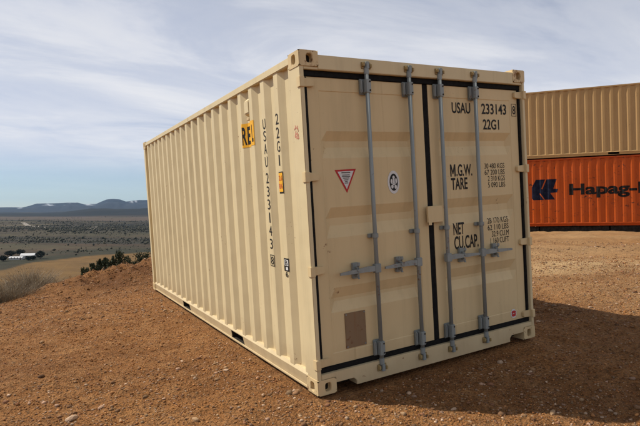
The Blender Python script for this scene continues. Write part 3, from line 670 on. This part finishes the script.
# ------------------------------------------------------------------ stones and gravel
def ico():
    p = (1 + 5 ** 0.5) / 2
    v = np.array([(-1, p, 0), (1, p, 0), (-1, -p, 0), (1, -p, 0), (0, -1, p), (0, 1, p), (0, -1, -p), (0, 1, -p), (p, 0, -1), (p, 0, 1), (-p, 0, -1), (-p, 0, 1)], float)
    f = np.array([(0, 11, 5), (0, 5, 1), (0, 1, 7), (0, 7, 10), (0, 10, 11), (1, 5, 9), (5, 11, 4), (11, 10, 2), (10, 7, 6), (7, 1, 8), (3, 9, 4), (3, 4, 2), (3, 2, 6), (3, 6, 8), (3, 8, 9), (4, 9, 5), (2, 4, 11), (6, 2, 10), (8, 6, 7), (9, 8, 1)])
    return v / np.linalg.norm(v[0]), f
IV, IF = ico()
def rand_rot(n):
    q = rng.normal(size=(n, 4)); q /= np.linalg.norm(q, axis=1)[:, None]; w_, x, y, z = q.T
    return np.stack([1 - 2 * (y * y + z * z), 2 * (x * y - z * w_), 2 * (x * z + y * w_), 2 * (x * y + z * w_), 1 - 2 * (x * x + z * z), 2 * (y * z - x * w_), 2 * (x * z - y * w_), 2 * (y * z + x * w_), 1 - 2 * (x * x + y * y)], -1).reshape(n, 3, 3)
OV = np.array([(1, 0, 0), (-1, 0, 0), (0, 1, 0), (0, -1, 0), (0, 0, 1), (0, 0, -1)], float); OF = np.array([(0, 2, 4), (2, 1, 4), (1, 3, 4), (3, 0, 4), (2, 0, 5), (1, 2, 5), (3, 1, 5), (0, 3, 5)])
def blobs(name, pos, size, flatk, colr, mat, jitter=0.28, upright=False, low=False):
    n = len(pos); BV, BF = (OV, OF) if low else (IV, IF); q = len(BV)
    v = np.tile(BV, (n, 1, 1)) * (1 + jitter * rng.uniform(-1, 1, (n, q, 1)))
    if not upright: v = np.einsum('nij,nkj->nki', rand_rot(n), v)
    v = v * np.asarray(size)[:, None, None]; v[:, :, 2] *= np.asarray(flatk)[:, None]
    v = v + pos[:, None, :]
    f = (BF[None] + (np.arange(n) * q)[:, None, None]).reshape(-1, 3)
    me = bpy.data.meshes.new(name); me.vertices.add(n * q); me.vertices.foreach_set('co', v.reshape(-1).astype(np.float32))
    me.loops.add(len(f) * 3); me.loops.foreach_set('vertex_index', f.ravel().astype(np.int32)); me.polygons.add(len(f))
    me.polygons.foreach_set('loop_start', (np.arange(len(f)) * 3).astype(np.int32)); me.update(calc_edges=True)
    a = me.attributes.new('tint', 'FLOAT_COLOR', 'POINT'); cc = np.repeat(colr, q, axis=0); a.data.foreach_set('color', np.column_stack([cc, np.ones(len(cc))]).astype(np.float32).ravel())
    return link(name, me, mat)
def tinted(name, rough=0.9, sc_=40, bumpd=0.004):
    m, t, b = newmat(name); co = objco(t)
    v = ramp(t, noise(t, co, sc_, 5, 0.65), [(0.3, 0.75), (0.7, 1.25)])
    t.links.new(mixc(t, 1.0, attr(t, 'tint', 'Color'), v, 'MULTIPLY'), b.inputs['Base Color']); b.inputs['Roughness'].default_value = rough; b.inputs['Specular IOR Level'].default_value = 0.2
    if bumpd: bump(t, b, noise(t, co, sc_ * 2, 4), 0.6, bumpd)
    return m
M['stone'] = tinted('stone'); M['leaf'] = tinted('foliage', 0.8, 6, 0)
pal = np.array([(0.29, 0.165, 0.08), (0.36, 0.225, 0.12), (0.26, 0.14, 0.07), (0.18, 0.09, 0.042), (0.46, 0.31, 0.20), (0.26, 0.12, 0.06), (0.38, 0.23, 0.145)])
def scatter(n, r0, r1, power):
    u = rng.uniform(size=n); r = (r0 ** power + u * (r1 ** power - r0 ** power)) ** (1 / power)
    a = AZ + np.radians(rng.uniform(-52, 52, n)); x = CAM.x + r * np.cos(a); y = CAM.y + r * np.sin(a)
    keep = ~((x > -0.06) & (x < 2.50) & (y > -0.06) & (y < 6.12)); s = -0.73 * x + 0.68 * y - 6.4; keep &= s < 1.8
    l = (SM.inverted() @ Vector((0, 0, 0)))
    inv = np.array(SM.inverted()); lx = inv[0, 0] * x + inv[0, 1] * y + inv[0, 3]; keep &= lx < -0.1
    return x[keep], y[keep], r[keep]
gx_, gy_, gr_ = scatter(76000, 1.8, 17, 0.9)
clump = fbm(gx_ * 0.9, gy_ * 0.9, 131, 3); keep = rng.uniform(size=len(gx_)) < np.clip(0.5 + 1.8 * clump, 0.05, 1); gx_, gy_, gr_ = gx_[keep], gy_[keep], gr_[keep]
sz = np.clip(np.exp(rng.normal(-5.08, 0.52, len(gx_))) * (0.75 + 0.055 * gr_), 0.003, 0.034)
fk = rng.uniform(0.35, 0.75, len(gx_)); gzz = height(gx_, gy_) + sz * fk * 0.25
cc = np.where(rng.uniform(size=(len(gx_), 1)) < 0.5, pal[rng.integers(0, len(pal), len(gx_))] * 0.72, pal[rng.integers(0, len(pal), len(gx_))]) * rng.uniform(0.7, 1.15, (len(gx_), 1))
tag(blobs('gravel', np.column_stack([gx_, gy_, gzz]), sz, fk, cc, 'stone'), 'loose tan and brown gravel strewn over the dirt', kind='stuff')
fx_, fy_, fr_ = scatter(120000, 2.0, 13, 0.9)
fs_ = np.clip(np.exp(rng.normal(-5.35, 0.45, len(fx_))) * (0.8 + 0.06 * fr_), 0.002, 0.020)
dirtc = np.array([(0.20, 0.078, 0.024), (0.30, 0.132, 0.043), (0.39, 0.18, 0.066), (0.24, 0.10, 0.033)])
tag(blobs('fine_gravel', np.column_stack([fx_, fy_, height(fx_, fy_) + fs_ * 0.2]), fs_, rng.uniform(0.5, 0.9, len(fx_)), np.where(rng.uniform(size=(len(fx_), 1)) < 0.7, dirtc[rng.integers(0, 4, len(fx_))], pal[rng.integers(0, len(pal), len(fx_))]) * rng.uniform(0.6, 1.25, (len(fx_), 1)), 'stone', 0.35, low=True), 'fine brown grit strewn over the dirt', kind='stuff')
tt_ = rng.uniform(3.6, 10.5, 1500); ss_ = rng.normal(-0.5, 0.7, 1500); cx_ = -0.73 * (ss_ + 6.4) + 0.68 * tt_; cy_ = 0.68 * (ss_ + 6.4) + 0.73 * tt_
kk = ~((cx_ > -0.1) & (cx_ < 2.55) & (cy_ > -0.1) & (cy_ < 6.2)); cx_, cy_ = cx_[kk], cy_[kk]; cs_ = np.clip(np.exp(rng.normal(-4.55, 0.5, len(cx_))), 0.005, 0.05)
tag(blobs('dirt_clods', np.column_stack([cx_, cy_, height(cx_, cy_) + cs_ * 0.25]), cs_, rng.uniform(0.5, 0.9, len(cx_)), np.array([(0.16, 0.078, 0.03)]) * rng.uniform(0.6, 2.0, (len(cx_), 1)), 'stone', 0.4), 'dark red clods of earth on the spoil heap at the crest', kind='stuff')
# larger stones, one by one; shape shared among a few moulds
def stone_mesh(seed):
    r = random.Random(seed); bm = bmesh.new(); bmesh.ops.create_icosphere(bm, subdivisions=2, radius=1)
    pl_ = [(Vector((r.gauss(0, 1), r.gauss(0, 1), r.gauss(0, 1))).normalized(), r.uniform(0.45, 0.85)) for _ in range(7)]
    for v in bm.verts:
        for n_, d_ in pl_:
            k = v.co.dot(n_)
            if k > d_: v.co -= n_ * (k - d_) * 0.9
        v.co.x *= 1.25; v.co.z *= 0.58
        v.co += Vector((r.uniform(-1, 1), r.uniform(-1, 1), r.uniform(-1, 1))) * 0.03
    me = bpy.data.meshes.new('stone'); bm.to_mesh(me); bm.free()
    c0 = pal[seed % len(pal)] * 1.05; a = me.attributes.new('tint', 'FLOAT_COLOR', 'POINT')
    a.data.foreach_set('color', np.tile(np.append(c0, 1), len(me.vertices)).astype(np.float32)); me.materials.append(M['stone']); return me
moulds = [stone_mesh(s) for s in range(7)]
def ground_at(u, v):                     # where a sight line from the photographer's spot meets the dirt
    d = FWD + RIGHT * ((u - 320) / 513.62) - UP * ((v - 213) / 513.62); t0 = 1.0
    for _ in range(4000):
        p = CAM + d * t0
        if p.z < hz(p.x, p.y): break
        t0 *= 1.004
    return p
def stone(p, size, k, rz, label, group='loose stones on the dirt'):
    o = bpy.data.objects.new('stone', moulds[k % 7]); C.objects.link(o)
    o.location = (p[0], p[1], hz(p[0], p[1]) + size * 0.14); o.scale = (size, size * 0.85, size * 0.9); o.rotation_euler = (random.uniform(-.2, .2), random.uniform(-.2, .2), rz)
    return tag(o, label, 'stone', group)
named = [((195, 421), 0.030, 1, 'pale tan stone at the bottom edge of the picture, left of the near corner'), ((72, 420), 0.042, 4, 'long pale stone in the bottom left foreground dirt'),
         ((102, 408), 0.030, 6, 'rounded pale stone just right of the long pale one, foreground left'), ((299, 392), 0.030, 0, 'tan stone beside the near bottom corner of the beige container'),
         ((14, 294), 0.085, 4, 'whitish stone at the foot of the dry grey bush'), ((42, 343), 0.035, 1, 'pale stone alone on the left dirt above the foreground gravel'), ((553, 414), 0.028, 1, 'pale stone at the shadow edge in the lower right foreground')]
for (uv, size, k, lb) in named:
    p = ground_at(*uv); stone(p, size, k, random.uniform(0, 6.28), lb)
n = 0
while n < 70:
    r = 2.6 + 8 * random.random() ** 1.4; a = AZ + R(random.uniform(-34, 36)); x = CAM.x + r * math.cos(a); y = CAM.y + r * math.sin(a)
    s_ = -0.73 * x + 0.68 * y - 6.4
    if (-0.12 < x < 2.56 and -0.12 < y < 6.2) or s_ > 0.8: continue
    left = x < 0
    stone((x, y), random.uniform(0.012, 0.022) * (0.8 + 0.05 * r), random.randrange(7), random.uniform(0, 6.28), 'small loose stone among the gravel on the sunlit left dirt' if left else 'small loose stone among the gravel right of the beige container', 'small stones left of the container' if left else 'small stones right of the container')
    n += 1

# ------------------------------------------------------------------ plants
def leaves_mesh(name, P_, size, colr, mat, parent, long_=1.0):
    n = len(P_); d1 = rng.normal(size=(n, 3)); d1 /= np.linalg.norm(d1, axis=1)[:, None]; d2 = rng.normal(size=(n, 3)); d2 -= d1 * (d1 * d2).sum(1)[:, None]; d2 /= np.linalg.norm(d2, axis=1)[:, None]
    s = np.asarray(size)[:, None]
    v = np.stack([P_ - d1 * s * long_, P_ + d2 * s * 0.6, P_ + d1 * s * long_, P_ - d2 * s * 0.6], 1).reshape(-1, 3)
    f = np.arange(n * 4).reshape(-1, 4)
    me = bpy.data.meshes.new(name); me.from_pydata(v.tolist(), [], f.tolist())
    a = me.attributes.new('tint', 'FLOAT_COLOR', 'POINT'); cc = np.repeat(colr, 4, axis=0); a.data.foreach_set('color', np.column_stack([cc, np.ones(len(cc))]).astype(np.float32).ravel())
    return link(name, me, mat, parent)
M['bark'] = flat('juniper_bark', (0.11, 0.075, 0.05), 0.9, 0.3, 10)
def juniper(u, vtop, depth, hgt, wid, label, seed, cone=0.6):
    global rng
    p = CAM + FWD * depth + RIGHT * ((u - 320) / 513.62 * depth); x, y = p.x, p.y
    top = CAM.z - (vtop - 209) / 513.62 * depth; base = hz(x, y); hgt = max(0.9, top - base)
    root = empty('juniper_tree', Matrix.Translation((x, y, base))); tag(root, label, 'tree', 'junipers below the crest')
    mb = MB(); rr_ = random.Random(seed)
    mb.tube([(0, 0, -0.15), (rr_.uniform(-.1, .1), rr_.uniform(-.1, .1), hgt * 0.45), (rr_.uniform(-.15, .15), 0, hgt * 0.9)], [0.05 * hgt, 0.032 * hgt, 0.008], 8)
    for k in range(6):
        a = rr_.uniform(0, 6.28); z = hgt * rr_.uniform(0.15, 0.6); mb.tube([(0, 0, z), (math.cos(a) * wid * 0.3, math.sin(a) * wid * 0.3, z + hgt * 0.12), (math.cos(a) * wid * 0.45, math.sin(a) * wid * 0.45, z + hgt * 0.25)], [0.018 * hgt, 0.012 * hgt, 0.004], 6)
    mb.build('trunk', 'bark', root, smooth=True)
    # clumps of scale leaves round many branch tips
    nt_ = 64; tips = []
    while len(tips) < nt_:
        z = 0.06 + 0.92 * (len(tips) / nt_) ** 0.9; q = rng.uniform(0, 1) ** 0.5; a = rng.uniform(0, 6.28)
        r_ = wid / 2 * (1.0 - z ** 1.4 * cone) * (0.7 + 0.5 * math.sin(a * 2 + seed) * math.sin(z * 7 + seed)) * q
        tips.append((r_ * math.cos(a), r_ * math.sin(a), z * hgt * (1 - 0.08 * q), rng.uniform(0.7, 1.15)))
    tips = np.array(tips); per = 60; P_ = np.repeat(tips[:, :3], per, 0) + rng.normal(size=(nt_ * per, 3)) * np.array([0.085, 0.085, 0.13]) * wid * 0.8 * (1.15 - 0.75 * np.repeat(tips[:, 2:3], per, 0) / hgt)
    cl_ = np.repeat(tips[:, 3], per)[:, None] * np.array([0.046, 0.053, 0.026]) * rng.uniform(0.7, 1.35, (nt_ * per, 1)) + rng.uniform(0, 0.012, (nt_ * per, 1)) * np.array([1.3, 1, .3])
    keep = P_[:, 2] > 0.02
    leaves_mesh('crown', P_[keep], rng.uniform(0.03, 0.075, keep.sum()) * (0.6 + 0.14 * hgt), cl_[keep], 'leaf', root, 1.3)
J = [(84.5, 265.5, 33, 1.3, 'leftmost and lowest juniper in the row below the crest'), (92.5, 261.5, 35, 1.25, 'second small juniper from the left below the crest'), (99, 258, 36, 1.1, 'slim pointed juniper third from the left below the crest'),
     (105.5, 256, 37, 1.4, 'pointed juniper just left of the big double juniper'), (112.5, 256.5, 36, 1.5, 'round juniper hugging the left side of the biggest juniper'), (120, 250, 36, 2.2, 'biggest bushy juniper in the row below the crest'),
     (128.5, 259, 38, 1.8, 'low grey green juniper right of the biggest one'), (134.5, 260.5, 40, 1.7, 'small juniper in the gap between the biggest one and the container'), (144, 251.5, 42, 2.6, 'wide juniper partly hidden by the far end of the beige container')]
for k, (u, vt, dp, wd, lb) in enumerate(J): juniper(u, vt, dp, 2, wd, lb, k * 1.7, 0.45 if k in (5, 6, 8) else 0.65)
def twigs(name, mat, parent, n, rx, ry, hh, col_a, col_b, r0=0.004, seed=1, spread=1.0):
    r = np.random.default_rng(seed); vs = []; fs = []; cs = []
    for k in range(n):
        a = r.uniform(0, 6.28); q = r.uniform(0, 1) ** 0.6; bx_, by_ = 0.55 * rx * q * math.cos(a), 0.55 * ry * q * math.sin(a)
        h_ = hh * r.uniform(0.45, 1.0) * (1 - 0.35 * q * q); lean = r.normal(size=2) * 0.24 * hh * spread + np.array([math.cos(a) * rx, math.sin(a) * ry]) * 0.45 * q * spread
        pts = [np.array([bx_, by_, -0.05]), np.array([bx_ + lean[0] * 0.45, by_ + lean[1] * 0.45, h_ * 0.55]) + r.normal(size=3) * 0.055 * hh, np.array([bx_ + lean[0], by_ + lean[1], h_]) + r.normal(size=3) * 0.03 * hh]
        c_ = np.array(col_a) + (np.array(col_b) - np.array(col_a)) * r.uniform(); w1 = r0 * r.uniform(0.6, 1.3)
        t_ = r.uniform(0, 6.28)
        for j in range(2):
            p_, q_ = pts[j], pts[j + 1]; wa, wb = w1 * (1 - 0.35 * j), w1 * (0.65 - 0.5 * j)
            o = len(vs)
            for m_ in range(3):
                e = np.array([math.cos(t_ + m_ * 2.094), math.sin(t_ + m_ * 2.094), 0]); vs.append(p_ + e * wa); vs.append(q_ + e * wb); cs += [c_, c_]
            for m_ in range(3): i, jn = 2 * m_, 2 * ((m_ + 1) % 3); fs.append((o + i, o + jn, o + jn + 1, o + i + 1))
    me = bpy.data.meshes.new(name); me.from_pydata([tuple(v) for v in vs], [], fs)
    a = me.attributes.new('tint', 'FLOAT_COLOR', 'POINT'); cs = np.array(cs); a.data.foreach_set('color', np.column_stack([cs, np.ones(len(cs))]).astype(np.float32).ravel())
    return link(name, me, mat, parent)
def bush(u, depth, rx, ry, hh, label, seed, n=1500, ca=(0.36, 0.30, 0.21), cb=(0.17, 0.13, 0.09), group='dry bushes on the crest', name='dry_bush', leafy=500):
    p = CAM + FWD * depth + RIGHT * ((u - 320) / 513.62 * depth); root = empty(name, Matrix.Translation((p.x, p.y, hz(p.x, p.y)))); tag(root, label, 'bush', group)
    twigs('twigs', 'leaf', root, n, rx, ry, hh, ca, cb, 0.0035, seed)
    if leafy:
        a = rng.uniform(0, 6.28, leafy); q = rng.uniform(0, 1, leafy) ** 0.5; P_ = np.column_stack([rx * 0.9 * q * np.cos(a), ry * 0.9 * q * np.sin(a), hh * rng.uniform(0.2, 0.85, leafy) * (1 - 0.4 * q * q)])
        leaves_mesh('leaves', P_, rng.uniform(0.004, 0.010, leafy), np.array([(0.20, 0.165, 0.11)]) * rng.uniform(0.6, 1.3, (leafy, 1)), 'leaf', root, 1.6)
bush(8, 9.6, 0.72, 0.5, 0.46, 'grey dry sagebrush at the left edge of the picture', 1, 800, leafy=900)
bush(30, 10.3, 0.62, 0.5, 0.52, 'tallest feathery dry bush on the crest, beside the leftmost sagebrush', 2, 620, ca=(0.42, 0.35, 0.25), leafy=500)
bush(47, 10.9, 0.32, 0.3, 0.36, 'small straw coloured dry bush right of the tallest one', 3, 700, ca=(0.34, 0.26, 0.15), cb=(0.2, 0.14, 0.08), leafy=200)
bush(-28, 9.2, 0.6, 0.5, 0.6, 'grey dry bush beyond the left picture edge', 4, 900, leafy=500)
bush(62, 11.8, 0.22, 0.2, 0.24, 'thin straw tuft at the left foot of the spoil heap', 5, 260, ca=(0.34, 0.26, 0.15), cb=(0.2, 0.14, 0.08), leafy=0)
bush(79, 12.6, 0.2, 0.2, 0.26, 'sparse twiggy tuft on the spoil heap below the leftmost juniper', 6, 160, ca=(0.28, 0.2, 0.12), leafy=0)

# ------------------------------------------------------------------ valley: trees, farm, road
def at_floor(u, depth): p = CAM + FWD * depth + RIGHT * ((u - 320) / 513.62 * depth); return p.x, p.y
nT = 120000
dpt = np.exp(rng.uniform(np.log(430), np.log(2700), nT)); uu = rng.uniform(-140, 420, nT)
tx = CAM.x + FWD.x * dpt + RIGHT.x * (uu - 320) / 513.62 * dpt; ty = CAM.y + FWD.y * dpt + RIGHT.y * (uu - 320) / 513.62 * dpt
rd = np.hypot(tx - CAM.x, ty - CAM.y)
dens = 0.05 + 0.95 * sstep(0.05, 0.5, (-1.1 * fbm(((tx - CAM.x) * RIGHT.x + (ty - CAM.y) * RIGHT.y) * 0.0028, ((tx - CAM.x) * FWD.x + (ty - CAM.y) * FWD.y) * 0.016, 103, 4) + 0.35 * fbm(tx * 0.02, ty * 0.02, 141, 3))) + 0.8 * sstep(700, 950, dpt) * (1 - sstep(1350, 1600, dpt)) * sstep(-0.25, 0.25, fbm(tx * 0.004, ty * 0.004, 142, 3)) * sstep(20, 90, uu)
dens *= 0.35 + 1.1 * np.clip(0.5 + fbm(tx * 0.03, ty * 0.03, 143, 3), 0, 1)
dens *= 1 - 0.9 * sstep(1500, 1700, dpt)
dens *= sstep(485, 530, rd)
ed = np.exp(-((rd - 545) / 16) ** 2) * sstep(30, 60, uu) * sstep(-0.3, 0.2, fbm(tx * 0.03, ty * 0.03, 144, 2)); dens = np.maximum(dens, ed * 0.6)
dens *= 0.25 + 0.75 * sstep(500, 1100, dpt)
kp = rng.uniform(size=nT) < dens; tx, ty, dpt = tx[kp], ty[kp], dpt[kp]
nk = len(tx); ts = np.exp(rng.normal(-0.22, 0.40, nk)) * (0.85 + 0.35 * (dpt > 800)); tz = height(tx, ty) + ts * 0.6
tcx = np.array([(0.028, 0.029, 0.018)]) * rng.uniform(0.6, 1.7, (nk, 1)) + rng.uniform(0, 1, (nk, 1)) ** 3 * np.array([(0.06, 0.045, 0.028)])
tag(blobs('valley_woodland', np.column_stack([tx, ty, tz]), ts, rng.uniform(0.7, 1.3, nk), tcx, 'leaf', 0.45, low=True), 'dark juniper scrub scattered across the valley floor', kind='stuff')
M['wallw'] = flat('white_siding', (0.50, 0.49, 0.47), 0.7, 0.03, 1.0); M['roofw'] = flat('pale_metal_roof', (0.55, 0.54, 0.53), 0.5, 0.02, 1.0); M['glass'] = flat('dark_window', (0.03, 0.035, 0.04), 0.2, 0.05)
def farm(u, depth, lx, ly, hh, rh, label, yaw, name):
    x, y = at_floor(u, depth); root = empty(name, Matrix.Translation((x, y, hz(x, y) - 0.1)) @ Matrix.Rotation(yaw, 4, 'Z')); tag(root, label, 'house', 'farm buildings in the valley')
    MB().box(-lx, lx, -ly, ly, 0, hh).build('wall', 'wallw', root)
    MB().prism([(-ly - 0.4, hh - 0.05), (ly + 0.4, hh - 0.05), (0, hh + rh)], -lx - 0.4, lx + 0.4, 0).build('roof', 'roofw', root)
    for k in range(4):
        xx = -lx + (k + 0.6) * lx * 2 / 4.2; MB().box(xx, xx + 1.0, -ly - 0.05, -ly + 0.05, 1.0, 2.1).build('window', 'glass', root)
    MB().box(lx * 0.72, lx * 0.72 + 1.0, -ly - 0.06, -ly + 0.05, 0.05, 2.0).build('door', 'bark', root)
yw = math.atan2(RIGHT.y, RIGHT.x)
farm(28, 425, 5.0, 3.0, 2.4, 1.7, 'white farmhouse with pale roof, the larger of two in the valley', yw + 0.25, 'farmhouse')
farm(16.5, 412, 4.8, 2.4, 1.7, 0.9, 'low white shed left of the valley farmhouse', yw + 0.1, 'farm_shed')
def blob_tree(u, depth, wid, hgt, label, seed):
    x, y = at_floor(u, depth); root = empty('valley_tree', Matrix.Translation((x, y, hz(x, y)))); tag(root, label, 'tree', 'trees around the farm')
    MB().tube([(0, 0, -0.3), (0.1, 0, hgt * 0.8)], [0.3, 0.08], 6).build('trunk', 'bark', root)
    n_ = 420; d_ = rng.normal(size=(n_, 3)); d_ /= np.linalg.norm(d_, axis=1)[:, None]; P_ = d_ * (rng.uniform(0.3, 1, (n_, 1)) ** 0.5) * np.array([wid / 2, wid / 2, hgt * 0.42]) + np.array([0, 0, hgt * 0.56])
    leaves_mesh('crown', P_, rng.uniform(0.35, 0.75, n_), np.array([(0.026, 0.028, 0.018)]) * rng.uniform(0.6, 1.5, (n_, 1)), 'leaf', root, 1.2)
for k, (u, d_, wd, hg, lb) in enumerate([(40, 418, 7.0, 6.5, 'dark round tree right of the valley farmhouse'), (28.5, 404, 4.5, 3.6, 'low dark tree in front of the valley farmhouse'), (33, 410, 4.0, 3.2, 'dark shrub at the right corner of the valley farmhouse'), (3, 398, 5.0, 4.5, 'dark tree left of the low white shed'), (10, 440, 9.0, 5.0, 'wide dark tree behind the low white shed'), (20, 455, 8.0, 5.0, 'dark tree behind the farmhouse, between the two roofs')]): blob_tree(u, d_, wd, hg, lb, k)
M['road'] = flat('pale_gravel_road', (0.21, 0.18, 0.145), 0.9, 0.1, 0.05)
def road(pts, width, label):
    P_ = []
    for (ua, da), (ub, db) in zip(pts, pts[1:]):
        for k in range(12): P_.append(at_floor(ua + (ub - ua) * k / 12, da + (db - da) * k / 12))
    P_.append(at_floor(*pts[-1])); mb = MB(); vs = []
    for k, (x, y) in enumerate(P_):
        x0, y0 = P_[max(k - 1, 0)]; x1, y1 = P_[min(k + 1, len(P_) - 1)]; l = math.hypot(x1 - x0, y1 - y0); nx, ny = -(y1 - y0) / l, (x1 - x0) / l
        for s in (-1, 0, 1): vs.append((x + nx * s * width / 2, y + ny * s * width / 2, hz(x + nx * s * width / 2, y + ny * s * width / 2) + 0.45))
    mb.add(vs, [(3 * k + s, 3 * k + 3 + s, 3 * k + 4 + s, 3 * k + 1 + s) for k in range(len(P_) - 1) for s in (0, 1)])
    tag(mb.build('road', 'road'), label, kind='structure')
road([(23, 1480), (25, 1400), (29, 1310), (36, 1230), (48, 1080)], 12, 'pale winding road in the valley left of the mesa')
road([(74, 880), (82, 930), (90, 1010), (94, 1130), (95, 1260)], 13, 'pale curving road in the dark valley scrub')

# ------------------------------------------------------------------ haze
mb = MB(); mb.box(-14500, 14500, -14500, 14500, -80, 260); hzo = mb.build('haze', None); tag(hzo, 'thin blue haze over the valley', kind='stuff')
m = bpy.data.materials.new('haze'); m.use_nodes = True; t = m.node_tree; t.nodes.clear()
pv = N(t, 'ShaderNodeVolumePrincipled', i_Density=0.000025, i_Anisotropy=0.0); pv.inputs['Color'].default_value = (0.32, 0.60, 1.0, 1)
t.links.new(pv.outputs[0], N(t, 'ShaderNodeOutputMaterial').inputs['Volume']); hzo.data.materials.append(m)
